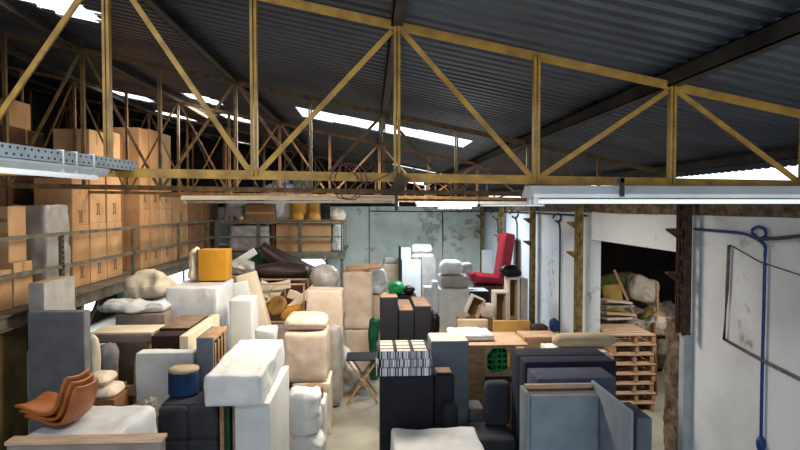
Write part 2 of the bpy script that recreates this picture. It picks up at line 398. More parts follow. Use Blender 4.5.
# trusses
PX0, PAN = .165, .86
def truss(Y, m, label, kmin=-10, kmax=4, sec=.043):
    t = empty('roof_truss', (0, Y, H), label, 'roof truss', 'roof trusses across the hall')
    zb = lambda x: .18 - .015*(x-.165)
    zt = lambda x: 1.13 - .2*x
    X = lambda k: PX0 + PAN*k
    bm = bmesh.new(); angle(bm, (X(kmin), 0, zt(X(kmin))), (X(kmax), 0, zt(X(kmax))), sec*1.25, .01); mk('top_chord', bm, m, t)
    bm = bmesh.new(); angle(bm, (X(kmin), 0, zb(X(kmin))), (X(kmax), 0, zb(X(kmax))), sec*1.25, .01); mk('bottom_chord', bm, m, t)
    for k in range(kmin, kmax+1):
        x = X(k); bm = bmesh.new()
        bar(bm, (x-.012, 0, zb(x)), (x-.012, 0, zt(x)), .016, .04); bar(bm, (x+.012, .0, zb(x)), (x+.012, 0, zt(x)), .016, .04)
        mk('post', bm, m, t)
        if k % 2 == 0 or True:
            for kk in (k+1,):
                if kk > kmax: continue
                bm = bmesh.new()
                if k % 2 == 0: a, b = (X(k)+.03, .0, zt(X(k))-.03), (X(kk)-.03, 0, zb(X(kk))+.02)
                else: a, b = (X(k)+.03, 0, zb(X(k))+.02), (X(kk)-.03, 0, zt(X(kk))-.03)
                angle(bm, a, b, sec*.75, .008); mk('diagonal', bm, m, t)
    return t
TY = [3.55, 6.85, 10.15, 13.45, 16.7]
truss(TY[0], M_ytruss, 'large yellow painted steel roof truss nearest of all, spanning the whole picture')
truss(TY[1], M_btruss, 'dark brown steel roof truss right behind the big yellow one', sec=.045)
truss(TY[2], M_otruss, 'thin ochre roof truss crossing just behind the bright skylight strip', sec=.04)
truss(TY[3], M_btruss, 'dim brown roof truss fourth back from the picture front', sec=.04)
truss(TY[4], M_otruss, 'farthest ochre roof truss above the end gallery', sec=.04)
# purlins
for i, k in enumerate((-8, -6, -4, -2, 0, 2, 4)):
    x = PX0+PAN*k; bm = bmesh.new(); w2 = .035
    z = roofz(x)-.005
    bx(bm, x-.035, x+.035, -1.5, YB, z-.045, z-.037); bx(bm, x-.035, x-.027, -1.5, YB, z-.045, z+.055); bx(bm, x-.035, x+.035, -1.5, YB, z+.047, z+.055)
    o = mk('roof_purlin', bm, M_purlin)
    tag(o, ['roof purlin highest up at the far left', 'dark roof purlin second from the far left', 'dark roof purlin over the round openings at left',
            'dark roof purlin running down left of the first centre post', 'dark roof purlin straight above the middle truss joint',
            'light catching roof purlin running to the upper right corner', 'lowest roof purlin beside the bright eave gap'][i], 'purlin', 'roof purlins')

# steel columns along the right wall
def column(Y, z0, m, label, X=3.82):
    t = empty('steel_column', (X, Y, z0), label, 'steel column', 'steel columns along the right wall')
    h = 3.78-z0; w = .1; a = .07
    for sy in (-1, 1):
        bm = bmesh.new(); bx(bm, -w/2, w/2, sy*a-.012, sy*a+.012, 0, h); bx(bm, -w/2, -w/2+.02, sy*a-.03, sy*a+.03, 0, h); mk('flange', bm, m, t)
    bm = bmesh.new(); n = int(h/.16)
    for i in range(n):
        s = 1 if i % 2 else -1
        bar(bm, (-.03, s*a, i*h/n), (-.03, -s*a, (i+1)*h/n), .02, .008, (1,0,0))
    mk('lacing', bm, m, t)
    for zz in (3.28, 2.75):
        if zz < z0+.2: continue
        bm = bmesh.new(); z = zz-z0
        va = [(-.05, z+.06), (-.22, z+.06), (-.22, z+.035), (-.05, z-.08)]
        prism_xz(bm, va, -.035, .035); mk('bracket', bm, m, t)
    return t
column(6.86, 2.05, M_rust, 'dark rusty steel column above the pale blue stump by the opening')
column(10.15, 0, M_colg, 'olive laced steel column at the far jamb of the opening', 3.72)
column(13.45, 0, M_colg, 'olive laced steel column in the middle of the white side wall')
column(16.7, 0, M_colg, 'olive laced steel column right behind the red sofa')
column(19.6, 0, M_colg, 'olive laced steel column in the far corner of the hall')
bm = softbm(.13, .12, 2.05, .015, .004, 4); o = mk('masonry_stump', bm, M_bpost, smooth=True, loc=(3.90, 6.92, 0)); tag(o, 'pale blue painted masonry stump under the rusty column', 'pillar')
bm = softbm(.14, .42, 2.1, .05, .05, 6, 26); o = mk('broken_masonry', bm, M_plasterbrown, smooth=True, loc=(4.09, 7.48, 0)); tag(o, 'ragged broken brick edge of the opening behind the pale blue stump', 'broken wall')

# conduits
def pipe(name, pts, r, m, label, cat='conduit', group=None, n=8):
    pts = [Vector(p) for p in pts]; q = []
    if name not in ('blue_conduit', 'hooked_conduit'): q = pts[:-1]
    for i in range(len(pts)-1 if not q else 0):
        a, b, c, d = pts[max(i-1,0)], pts[i], pts[i+1], pts[min(i+2,len(pts)-1)]
        L2 = (c-b).length; ta = (c-a).normalized()*L2*.5 if i else (c-b)*.5; tb = (d-b).normalized()*L2*.5
        for k in range(5):
            t = k/5; q.append(b*(2*t**3-3*t*t+1) + ta*(t**3-2*t*t+t)*1.6 + c*(-2*t**3+3*t*t) + tb*(t**3-t*t)*1.6)
    q = q + [pts[-1]]
    bm = bmesh.new(); tube(bm, q, r, n); o = mk(name, bm, m, smooth=True); return tag(o, label, cat, group)
def wallpt(px, py, X=XW-.03):
    d = ray(px, py); t = X/d.x; return Vector((X, d.y*t, H+d.z*t))
def loop(c, r, X, a0, a1, n=14):
    return [Vector((X, c.y - r*math.cos(a0+(a1-a0)*i/n), c.z + r*math.sin(a0+(a1-a0)*i/n))) for i in range(n+1)]
c = wallpt(758, 233); cc = wallpt(758, 233)
pts = [wallpt(694, 229), wallpt(720, 231), wallpt(745, 234), wallpt(758, 239), wallpt(766, 235), wallpt(764, 229), wallpt(757, 227), wallpt(752, 231), wallpt(756, 238), wallpt(765, 246), wallpt(765, 256), wallpt(764, 300), wallpt(762, 380), wallpt(761, 440)]
pipe('blue_conduit', pts, .016, M_bpipe, 'blue flexible conduit curling into a loop and down the near right wall')
pipe('blue_conduit', [wallpt(760, 239, XW-.06), wallpt(780, 238, XW-.06), wallpt(800, 236, XW-.06), wallpt(850, 233, XW-.06)], .018, M_dpipe, 'dark conduit running to the right picture edge from the blue loop')
pipe('old_conduit', [wallpt(729, 245), wallpt(727, 290), wallpt(724, 339)] + [wallpt(760, 359), wallpt(800, 379), wallpt(850, 400)], .018, mat('grey_conduit', '#6d6a66', '#4d4a45', .7, 10), 'old grey conduit bent down then slanting along the near right wall')
pipe('thin_cable', [wallpt(730, 245, XW-.02), wallpt(760, 262, XW-.02), wallpt(800, 275, XW-.02), wallpt(850, 290, XW-.02)], .006, M_rust, 'thin brown cable slanting from the old conduit top on the right wall', 'cable')
for i, (px, ytop, l) in enumerate(((559, 218, 'dark conduit with a hooked loop on the side wall beside the near olive column'), (516, 214, 'dark conduit with a hooked loop on the side wall beside the black bag'), (497, 214, 'dark conduit dropping behind the red sofa on the side wall'))):
    a = [wallpt(px-6, ytop), wallpt(px-5, ytop-3), wallpt(px, ytop-4), wallpt(px+2, ytop), wallpt(px-2, ytop+4), wallpt(px-4, ytop+2), wallpt(px, ytop+6), wallpt(px+1, ytop+14)]
    p = wallpt(px+1, ytop+14).copy(); p.z = .3; a.append(p)
    pipe('hooked_conduit', a, .018, M_dpipe, l, 'conduit', 'hooked conduits')
pipe('long_conduit', [(XW-.04, 10.3, 3.44), (XW-.04, 14, 3.46), (XW-.05, YB-.06, 3.46), (2, YB-.04, 3.44), (0, YB-.04, 3.46)], .018, M_dpipe, 'long dark conduit along the top of side and back walls')
pipe('drop_conduit', [(2.5, YB-.04, 3.44), (2.52, YB-.04, 2.6), (2.5, YB-.04, 1.0)], .018, M_dpipe, 'dark conduit dropping down the middle of the back wall')
bm = bmesh.new(); tube(bm, [wallpt(761, 452), wallpt(761, 446), wallpt(761, 441), wallpt(761, 436)], [.03, .045, .045, .02]); tag(mk('conduit_coupling', bm, M_bpipe, smooth=True), 'blue coupling at the foot of the blue conduit near the picture bottom', 'coupling')
o = soft('wall_socket', (0, .02, 0, .1, 0, .14), M_white, r=.005); p = wallpt(543, 322, XW-.02); o.location = (XW-.011, p.y, p.z-.07); tag(o, 'small white socket on the stained side wall', 'socket')

# the dim store behind the opening
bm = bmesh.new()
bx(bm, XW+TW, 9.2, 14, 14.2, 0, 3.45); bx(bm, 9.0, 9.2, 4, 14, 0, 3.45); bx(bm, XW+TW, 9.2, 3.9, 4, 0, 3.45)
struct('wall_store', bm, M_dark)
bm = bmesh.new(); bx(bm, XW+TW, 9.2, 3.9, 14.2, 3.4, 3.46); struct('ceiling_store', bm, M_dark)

# gallery (mezzanine) decks
bm = bmesh.new()
bx(bm, XL, -4.43, 2, YB, 2.22, 2.29); bx(bm, -4.43, -.75, 16.85, YB, 2.22, 2.29)
struct('trim_3', bm, M_rail)
bm = bmesh.new()
for z0, z1, e in ((2.1, 2.12, .06), (2.12, 2.27, .015), (2.27, 2.29, .06)):
    bx(bm, -4.43, -4.43+e, 2, 16.85, z0, z1)
    bx(bm, -4.43, -.72, 16.79, 16.79+e, z0, z1)
struct('trim_4', bm, M_rail)
for (x, y) in ((-4.5, 9.2), (-4.5, 12.2), (-4.5, 15.2), (-.82, 16.9)):
    bm = bmesh.new(); bx(bm, -.045, .045, -.045, .045, 0, 2.1); bx(bm, -.08, .08, -.08, .08, 0, .015)
    t = mk('gallery_post', bm, M_rail, loc=(x, y, 0))
    tag(t, {9.2: 'steel post under the left gallery nearest the viewer', 12.2: 'steel post under the middle of the left gallery', 15.2: 'steel post under the far part of the left gallery', 16.9: 'steel post under the right end of the far gallery'}[y], 'post', 'gallery posts')
    if y < 16:
        bm = bmesh.new(); bar(bm, (0, .05, 1.5), (0, .65, 2.1), .04); mk('brace', bm, M_rail, t)
    else:
        bm = bmesh.new(); bar(bm, (-.05, 0, 1.6), (-.55, 0, 2.1), .04); mk('brace', bm, M_rail, t)
def railing(label, posts, p, q):
    t = empty('railing', (p[0], p[1], 2.29), label, 'railing')
    d = Vector((q[0]-p[0], q[1]-p[1], 0))
    for nme, z in (('top_rail', .92), ('mid_rail', .45)):
        bm = bmesh.new(); bar(bm, (0, 0, z), (d.x, d.y, z), .05, .05, (0,0,1)); mk(nme, bm, M_rail, t)
    for f in posts:
        bm = bmesh.new(); a = d*f; dn = d.normalized()*.03
        for s in (-1, 1):
            bar(bm, (a.x+dn.x*s, a.y+dn.y*s, 0), (a.x+dn.x*s, a.y+dn.y*s, .92), .012, .05, (1,0,0))
        for i in range(11): bar(bm, (a.x-dn.x, a.y-dn.y, .05+i*.08), (a.x+dn.x, a.y+dn.y, .05+i*.08), .05, .03, (0,0,1))
        mk('post', bm, M_rail, t)
    return t
railing('long grey steel railing along the left gallery', [.0, .19, .385, .575, .77, .96], (-4.46, 3.5), (-4.46, 16.8))
railing('short grey steel railing across the far gallery', [.0, .33, .66, 1.0], (-4.40, 16.88), (-.8, 16.88))
# olive boards under the gallery
bm = bmesh.new()
for i in range(9): bx(bm, -4.52, -4.48, 3+i*.53, 3.52+i*.53, 0, 2.1)
o = mk('board_partition', bm, mat('olive_board', '#6a5836', '#4f4127', .7, 3, .1, 20)); tag(o, 'olive brown board partition under the left gallery', 'partition')

# ---------------------------------------------------------------- lamps and tray
def fixture(x0, x1, y, z, label, tubes, tm, w=.16, hz=.07, warm=None, grp='fluorescent fixtures', rz=0, power=0):
    t = empty('fluorescent_fixture', ((x0+x1)/2, y, z), label, 'light fixture', grp, rz)
    h = (x1-x0)/2; m = warm or M_white
    bm = bmesh.new(); vs = [(-w/2, 0), (-w/2-.0, .02), (-w*.25, hz), (w*.25, hz), (w/2, .02), (w/2, 0)]
    a = [bm.verts.new((-h, p[0], p[1])) for p in vs]; b = [bm.verts.new((h, p[0], p[1])) for p in vs]
    bm.faces.new(a); bm.faces.new(b[::-1])
    for i in range(len(vs)): bm.faces.new((a[i], b[i], b[(i+1)%6], a[(i+1)%6]))
    mk('housing', bm, m, t)
    for s in tubes:
        bm = bmesh.new(); tube(bm, [(-h+.04, s, -.022), (h-.04, s, -.022)], .014, 10); mk('tube', bm, tm, t, smooth=True)
        for e in (-h+.03, h-.03): bm = bmesh.new(); bx(bm, e-.015, e+.015, s-.02, s+.02, -.04, .0); mk('lamp_holder', bm, m, t)
    for e in (-h*.7, h*.7):
        if abs(e) > 0:
            bm = bmesh.new(); bar(bm, (e, 0, hz), (e, .0, H+.165-z-.02), .006); mk('hanger', bm, M_galv, t)
    return t
fixture(.94, 3.3, 3.42, H+.055, 'long white twin reflector light fixture hanging under the yellow truss at right', (-.05, .05), M_tubedim, .26, .07)
fixture(.80, 1.9, 10.15, H+.05, 'brightly lit fluorescent fixture over the middle of the hall', (-.03, .03), M_tube, .14, .05)
fixture(1.93, 3.1, 10.15, H+.05, 'fluorescent fixture continuing right of the brightly lit one', (0,), M_tubedim, .14, .05)
fixture(1.55, 2.4, 13.45, H-.0, 'small lit fluorescent fixture just below and behind the bright one', (0,), M_tube, .1, .04)
fixture(-2.15, .3, 6.78, H+.08, 'long cream unlit fixture hanging below the brown truss at centre left', (0,), M_wrapc, .12, .05, M_cream)
t = fixture(5.58, 6.82, 9.0, 3.29, 'added unseen lamp housing on the ceiling of the dim store', (), M_tubedim, .16, .06)  # housing without tubes, added around the store fill lamp
for c_ in list(t.children):
    if c_.name.startswith('hanger'): bpy.data.objects.remove(c_)
# perforated tray and the lamp beside it
RZ = math.radians(-9)
t = empty('cable_tray', (-1.60, 2.32, H+.215), 'grey perforated metal tray at the upper left edge', 'cable tray', rz=RZ)
bm = bmesh.new()
def perforated(bm, P0, U, V, nu, nv, hole):
    P0, U, V = Vector(P0), Vector(U), Vector(V)
    for i in range(nu):
        for j in range(nv):
            a = [P0+U*(i+s)/nu+V*(j+r_)/nv for s, r_ in ((0,0),(1,0),(1,1),(0,1))]
            if not hole(i, j): quad(bm, a); continue
            b = [P0+U*(i+s)/nu+V*(j+r_)/nv for s, r_ in ((.15,.35),(.85,.35),(.85,.7),(.15,.7))]
            for k in range(4): quad(bm, [a[k], a[(k+1)%4], b[(k+1)%4], b[k]])
perforated(bm, (0,0,0), (0,1.28,0), (0,0,.06), 60, 2, lambda i,j: (i+j)%2 == 0)
bmesh.ops.remove_doubles(bm, verts=bm.verts, dist=.0005)
o = mk('perforated_sheet', bm, mat('pale_zinc', '#c0cad0', '#a9b3b9', .5, 6, .05, 40), t); o.modifiers.new('s', 'SOLIDIFY').thickness = .002
bm = bmesh.new(); bx(bm, -.11, -.004, 0, 1.28, .0, .058); mk('dark_backing', bm, M_purlin, t)  # dark block added behind the holes so they read dark
for yy in (.62, .72, .86):
    bm = bmesh.new(); bx(bm, -.115, .006, yy, yy+.006, -.045, .066); mk('cable_tie', bm, M_white, t)
t = empty('tray_lamp', (-1.60, 2.32, H+.21), 'white batten lamp strapped under the perforated tray', 'light fixture', 'fluorescent fixtures', rz=RZ)
bm = bmesh.new(); prism_xz(bm, [(-.10, 0), (.012, 0), (.012, -.012), (-.01, -.038), (-.08, -.038), (-.10, -.012)], 0, .98); mk('housing', bm, M_white, t)
bm = bmesh.new(); tube(bm, [(-.045, .02, -.05), (-.045, .95, -.05)], .013); mk('tube', bm, M_tubedim, t, smooth=True)
# coil of cable on the near truss
bm = bmesh.new()
pts = [Vector((-.16+.09*math.cos(a*.7)+.01*a*.3, 3.46+.01*math.sin(a), H+.15+.11*math.sin(a*.7))) for a in range(0, 22)]
pts += [Vector((-.02, 3.46, H+.13)), Vector((.12, 3.5, H+.2)), Vector((.16, 3.5, H+.23))]
tube(bm, pts, .004, 6); tag(mk('cable_coil', bm, mat('purple_cable', '#5b3a3c', '#4a2c30', .5, 3)), 'loosely looped thin cable hung over the yellow truss chord', 'cable')
bm = bmesh.new(); bx(bm, .15, .17, 3.5, 3.53, H-.02, H+.08); bx(bm, .12, .2, 3.50, 3.53, H+.08, H+.2, Euler((0,.5,0)).to_matrix(), (.16, 3.5, H+.1)); tag(mk('lamp_hook', bm, M_rust), 'dark metal hook hanging at the middle post of the yellow truss', 'hook')
p = at(628, 190, 3.2); bm = bmesh.new(); bx(bm, p.x-.012, p.x+.012, 3.27, 3.285, H+.06, H+.17); bx(bm, p.x-.03, p.x+.01, 3.27, 3.29, H+.14, H+.165); tag(mk('clip', bm, M_blackb), 'black clip hooked over the right light fixture', 'clip')

# ---------------------------------------------------------------- gallery stock
def carton(box, m, label, mark=None, group='cartons on the left gallery', face='x', name='cardboard_box', msize=.22, mz=.3):
    x0, x1, y0, y1, z0, z1 = box
    t = empty(name, ((x0+x1)/2, (y0+y1)/2, z0), label, 'cardboard box', group)
    sx, sy, sz = x1-x0, y1-y0, z1-z0
    bm = bmesh.new(); bx(bm, -sx/2, sx/2, -sy/2, sy/2, 0, sz)
    bmesh.ops.bevel(bm, geom=bm.edges[:], offset=.008, segments=1, affect='EDGES'); mk('carton', bm, m, t)
    bm = bmesh.new()
    if face == 'x':
        bx(bm, sx/2, sx/2+.002, -.03, .03, sz-.25, sz-.004)
    else:
        bx(bm, -sx/2+.004, sx/2-.004, -sy/2-.002, -sy/2, sz*.5-.025, sz*.5+.025)
    mk('tape', bm, M_tape, t)
    if mark:
        if face == 'x': text('printed_mark', mark, msize, M_ink, t, (sx/2+.003, 0, sz*mz), (PI/2, 0, PI/2))
        else: text('printed_mark', mark, msize, M_ink, t, (0, -sy/2-.003, sz*mz), (PI/2, 0, 0))
    return t
XF = -4.78
def yc(px, X=XF):
    d = ray(px, 207); return d.y*X/d.x
rows = [ # image columns of the side faces, xfront, seam, top, material, place words
 (72, 89, XF, 3.30, 4.07, M_card, 'beside the grey wrapped bale'),
 (90, 106, XF, 3.32, 4.93, M_card2, 'in the first tall stack'),
 (107, 121.5, XF, 3.32, 5.0, M_card2, 'in the second tall stack'),
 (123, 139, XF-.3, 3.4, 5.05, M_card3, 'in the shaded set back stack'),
 (140, 149.6, XF, 3.55, 5.25, M_card, 'just past the set back stack'),
 (150.5, 159.7, XF, 3.55, 5.3, M_card, 'two past the set back stack'),
 (160.5, 171.8, XF, 3.55, 5.3, M_card2, 'three past the set back stack'),
 (172.8, 188, XF, 3.2, 3.95, M_card, 'where the tall stacks end'),
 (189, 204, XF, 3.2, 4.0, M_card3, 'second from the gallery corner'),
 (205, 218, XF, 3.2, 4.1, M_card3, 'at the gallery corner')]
rows = [(yc(r[0]), yc(r[1]), *r[2:]) for r in rows]
for i, (y0, y1, xf, sm, top, m, wd) in enumerate(rows):
    mk1 = '][' if m is not M_card3 else None
    carton((xf-.6, xf, y0, y1, 2.29, sm), m, 'lower upright carton on the left gallery '+wd, mk1, mz=.18)
    carton((xf-.6, xf, y0+.01, y1-.02, sm, top), m, 'upper upright carton on the left gallery '+wd, mk1, mz=.12)
# second row, deeper on the gallery
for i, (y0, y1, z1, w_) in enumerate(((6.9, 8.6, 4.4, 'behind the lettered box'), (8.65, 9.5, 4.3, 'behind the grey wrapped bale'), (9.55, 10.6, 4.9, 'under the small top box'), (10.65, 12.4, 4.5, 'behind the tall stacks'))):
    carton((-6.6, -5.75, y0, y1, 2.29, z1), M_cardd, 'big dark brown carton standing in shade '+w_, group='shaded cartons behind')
carton((-6.3, -5.8, 9.7, 10.3, 4.9, 5.35), M_card, 'small carton topmost on the shaded cartons')
carton((-5.4, -4.62, 7.2, 7.72, 2.29, 2.80), M_card2, 'low open tan carton at the near left gallery edge')
carton((-5.4, -4.62, 7.76, 8.18, 2.29, 2.87), M_card2, 'second low tan carton beside the grey bale')
carton((-5.5, -4.69, 7.78, 8.17, 2.87, 3.61), M_card2, 'lettered tan carton stacked at the left picture edge', 'BO', face='y', msize=.075, mz=.72)
COL.objects[-1].location.x = .345
S('wrapped_bale', (-5.3, -4.78, yc(46), yc(70), 2.29, 3.63), M_wrapg, 'tall grey plastic wrapped bale on the left gallery', 'bale', r=.04, amp=.03, fr=3)
# far gallery
Z = 2.29; YF = 17.05
S('wrapped_bundle', F(228, 270, 225, YF, .7, Z), M_wrapg, 'grey plastic wrapped bundle low on the far gallery', 'bundle', r=.12, amp=.06, fr=3)
carton(F(271, 275, 224, YF, .7, Z), M_cardd, 'narrow brown carton upright between bundle and long carton', group='cartons on the far gallery')
carton(F(276, 331, 224, YF, .7, Z), M_card, 'very long cardboard carton lying on the far gallery', group='cartons on the far gallery', face='y')
S('wrapped_bundle', F(332, 342, 225, YF, .7, Z), M_wrap, 'white wrapped bundle at the right end of the far gallery', 'bundle', r=.08, amp=.05)
bm = bmesh.new(); bx(bm, -4.3, -.75, 17.05, 18.9, 3.12, 3.16); 
for x in (-4.28, -2.5, -.8): bx(bm, x, x+.03, 18.8, 18.85, 2.29, 3.12)
o = mk('long_shelf', bm, M_wood); tag(o, 'long shelf board across the far gallery above the cartons', 'shelf')
Z = 3.16
carton(F(245, 274, 204, 17.15, .5, Z), M_card3, 'brown carton with taped sides on the far gallery shelf', group='cartons on the far gallery', face='y')
def sack(name, a, b, yt, yb, Y, D, m, label, cat, z0=None, amp=.06, fr=2.5, r=.15, rz=0, group=None):
    bxx = F(a, b, yt, Y, D, z0 if z0 is not None else 0, None if z0 is not None else yb)
    return S(name, bxx, m, label, cat, group, r=r, amp=amp, fr=fr, puff=.02, rz=rz)
def eggchair(px, Y, label):
    p = at(px, 221, Y)
    t = empty('mustard_chair', (p.x, Y, Z), label, 'chair', 'mustard chairs on the shelf')
    bm = softbm(.36, .3, .28, .1, 0, 3, 10, .03); mk('seat', bm, M_yellow, t, True, (0, 0, .0))
    bm = softbm(.38, .1, .62, .05, 0, 3, 12, .05); mk('backrest', bm, M_yellow, t, True, (0, .2, .05))
    return t
eggchair(297, 17.3, 'narrow mustard chair standing left on the far gallery shelf')
eggchair(313.5, 17.3, 'wider mustard chair standing right on the far gallery shelf')
sack('white_sack', 264, 292, 184, 0, 17.6, .6, M_wrap, 'big white sack behind the brown carton on the far shelf', 'sack', z0=Z)
sack('white_sack', 272, 288, 173, 0, 18.3, .5, M_wrap, 'pale sack rising highest at the back of the far shelf', 'sack', z0=Z)
sack('white_sack', 291, 311, 178, 0, 18.3, .5, M_wrapg, 'greyish sack behind the mustard chairs', 'sack', z0=Z)
sack('white_sack', 224, 244, 197, 0, 17.6, .5, M_wrapg, 'slack grey sack at the left end of the far shelf', 'sack', z0=Z)
S('black_board', F(321, 330, 200, 17.4, .1, Z), M_black, 'dark panel standing right of the mustard chairs', 'panel')
sack('cream_sack', 328, 346, 209, 0, 17.4, .45, M_wrapc, 'cream tied sack at the right end of the far shelf', 'sack', z0=Z, r=.2)
for i, px in enumerate((226, 231, 241)):
    p = at(px, 217, 17.2); bm = bmesh.new(); tube(bm, [(0, 0, .09), (0, .5, .09)], .085 if i != 1 else .07, 14)
    tag(mk('fabric_roll', bm, M_beige if i == 2 else M_greyf, smooth=True, loc=(p.x, 17.1, Z)), ['grey fabric roll at the far left shelf end', 'small grey fabric roll second along the far shelf', 'beige fabric roll beside the brown shelf carton'][i], 'fabric roll', 'rolls on the far shelf')

# ---------------------------------------------------------------- foreground right: upright sofa modules
def panelbox(name, box, m, label, cat, top=None, group=None, r=.025, **k):
    """upholstered block; top = exposed wooden or cloth top as a part"""
    x0, x1, y0, y1, z0, z1 = box
    t = empty(name, ((x0+x1)/2, (y0+y1)/2, z0), label, cat, group)
    tz = .012 if top else 0
    soft('upholstery', (x0, x1, y0, y1, z0, z1-tz), m, r=r, parent=t, **k)
    if top:
        soft('top_lining', (x0+.01, x1-.01, y0+.01, y1-.01, z1-tz, z1), top, r=.004, parent=t)
    return t
# C : light blue-grey piece
t = empty('sofa_module', (1.85, 5.2, 0), 'light blue grey sofa module stood on end, nearest at lower right', 'sofa module', 'upended sofa modules')
soft('backrest', (1.50, 2.163, 5.32, 5.42, 0, 1.82), M_lblue, r=.025, parent=t)
soft('side_panel', (2.165, 2.20, 4.68, 5.56, 0, 1.90), M_lblue, r=.025, parent=t)
soft('side_panel', (1.46, 1.498, 5.30, 5.56, 0, 1.86), M_lblue, r=.015, parent=t)
soft('base', (1.50, 2.163, 5.53, 5.56, 0, 1.875), M_lblue, r=.01, parent=t)
soft('wooden_rail', (1.50, 2.163, 5.485, 5.525, 1.84, 1.88), M_pink, r=.004, parent=t)
soft('wooden_rail', (1.50, 2.163, 5.425, 5.48, 1.79, 1.825), M_pink, r=.004, parent=t)
# B, A
t = panelbox('sofa_module', (1.65, 2.45, 5.60, 6.00, 0, 1.905), M_navyg, 'blue grey sofa module on end, between the light blue and navy ones', 'sofa module', None, 'upended sofa modules', r=.02)
t = empty('sofa_module', (2.14, 6.3, 0), 'large navy sofa module stood on end behind the grey ones', 'sofa module', 'upended sofa modules')
soft('base', (1.645, 2.64, 6.30, 6.64, 0, 1.955), M_navy, r=.02, parent=t)
soft('seat', (1.645, 2.64, 6.04, 6.298, 0, 1.95), M_navy, r=.02, parent=t)
panelbox('upholstered_block', F(637, 653, 418, 5.75, .5), M_slate, 'slate grey block just right of the light blue module', 'upholstered block')
# black block E with striped cushions
t = empty('sofa_module', (.4, 6.0, 0), 'black sofa module on end carrying the striped cushions', 'sofa module', 'upended sofa modules')
a = at(380, 375, 5.87); b = at(434, 375, 5.87); c = at(455, 374, 5.87); ZE = a.z
soft('seat', (a.x, b.x, 5.87, 6.33, 0, ZE), M_black, r=.02, parent=t)
soft('armrest', (b.x+.002, c.x, 5.87, 6.1, 0, ZE), M_black, r=.05, parent=t)
soft('arm_lining', (b.x+.03, c.x-.03, 5.9, 6.08, ZE, ZE+.012), M_lbrown, r=.004, parent=t)
p = at(443, 404, 5.7); q = at(459, 404, 5.7)
soft('bolster', (p.x, q.x, 5.68, 5.865, 0, p.z), M_black, r=.07, parent=t)
M_st, M_sg = striped('striped_cloth', False), striped('checked_cloth', True)
for i in range(3):
    x0, x1 = at(376, 370, 5.86).x+[0,.02,.01][i], at(432, 370, 5.86).x-[.01,0,.02][i]
    o = S('striped_cushion', (x0, x1, 5.80+[.0,.01,-.005][i], 6.28, ZE+i*.088, ZE+i*.088+.088), M_sg if i == 2 else M_st,
      ['navy and white striped cushion lowest in the stack on the black module', 'navy and white striped cushion in the middle of its stack', 'striped cushion with brown check on top, uppermost in the stack'][i], 'cushion', 'striped cushions', r=.02)
# D grey tall panel
panelbox('tall_grey_module', F(431, 469, 341, 6.9, .45), M_slate, 'tall plain grey module right of the black one', 'sofa module', M_cream, r=.012)
# near plastic wrapped block
p = at(391, 431, 5.46); q = at(474, 434, 5.46)
S('wrapped_block', (p.x, q.x, 4.7, 5.46, 0, 1.5), M_wrap, 'white plastic wrapped block at bottom centre of the picture', 'wrapped furniture', r=.03, amp=.02, fr=3, n=26)
# dark padded chair group
t = empty('padded_chair', (1.3, 6.8, 0), 'dark grey padded chair between grey and navy modules', 'chair')
b = F(486, 511, 383, 6.55, .16, 1.06); soft('backrest', b, M_char, r=.06, puff=.01, parent=t)
b2 = (b[0]-.22, b[1], 6.25, 6.8, .88, 1.05); soft('seat', b2, M_char, r=.06, puff=.01, parent=t)
for dx in (.04, b2[1]-b2[0]-.07):
    for dy in (.04, .46):
        bm = bmesh.new(); bx(bm, b2[0]+dx-1.3, b2[0]+dx+.03-1.3, b2[2]+dy-6.8, b2[2]+dy+.03-6.8, 0, .9); mk('leg', bm, M_blackb, t)
b = F(469, 485, 408, 6.9, .35, 0); 
panelbox('grey_seat_block', (b[0]+.01, b[1], 6.9, 7.25, 0, b[5]), M_greyf, 'low grey seat block behind the dark padded chair', 'seat block', r=.05)
# wooden crate with eight sided opening
t = empty('wooden_carcass', (1.5, 7.75, 0), 'wooden sofa carcass with an eight sided opening beside the navy module', 'wooden carcass')
def carc(n, b, m): return soft(n, b, m, r=.004, parent=t)
cz = at(490, 346, 7.45).z
lx, rx = at(469, 346, 7.45).x, at(528, 346, 7.45).x
carc('top_board', (at(433,340,7.5).x+.02, rx, 7.42, 8.2, cz, cz+.02), M_pink)
carc('side_panel', (lx, at(485, 350, 7.45).x, 7.45, 7.49, .0, cz), M_wood)
bm = bmesh.new(); X0, X1 = at(485, 350, 7.45).x-1.5, at(513, 350, 7.45).x-1.5; z1 = cz; z0 = at(490, 377, 7.45).z
xm, zm = (X0+X1)/2, (z0+z1)/2; hw, hh = (X1-X0)/2, (z1-z0)/2
oc = [(1,.45),(.5,1),(-.5,1),(-1,.45),(-1,-.45),(-.5,-1),(.5,-1),(1,-.45)]
sq = [(1,.45),(1,1),(-1,1),(-1,.45),(-1,-.45),(-1,-1),(1,-1),(1,-.45)]
vi = [bm.verts.new((xm+a_*hw*.84, -.28, zm+b_*hh*.84)) for a_, b_ in oc]; vo = [bm.verts.new((xm+a_*hw, -.28, zm+b_*hh)) for a_, b_ in sq]
for i in range(8): bm.faces.new((vi[i], vi[(i+1)%8], vo[(i+1)%8], vo[i]))
r_ = bmesh.ops.extrude_face_region(bm, geom=bm.faces[:]); bmesh.ops.translate(bm, verts=[v for v in r_['geom'] if isinstance(v, bmesh.types.BMVert)], vec=(0, .05, 0))
mk('front_panel', bm, M_pink, t)
carc('shelf_board', (X0+1.5, X1+1.5, 7.47, 8.1, z0-.02, z0), M_wood)
carc('padded_strip', (X0+1.5, X1+1.5, 7.40, 7.47, z0-.055, z0-.0), M_char)
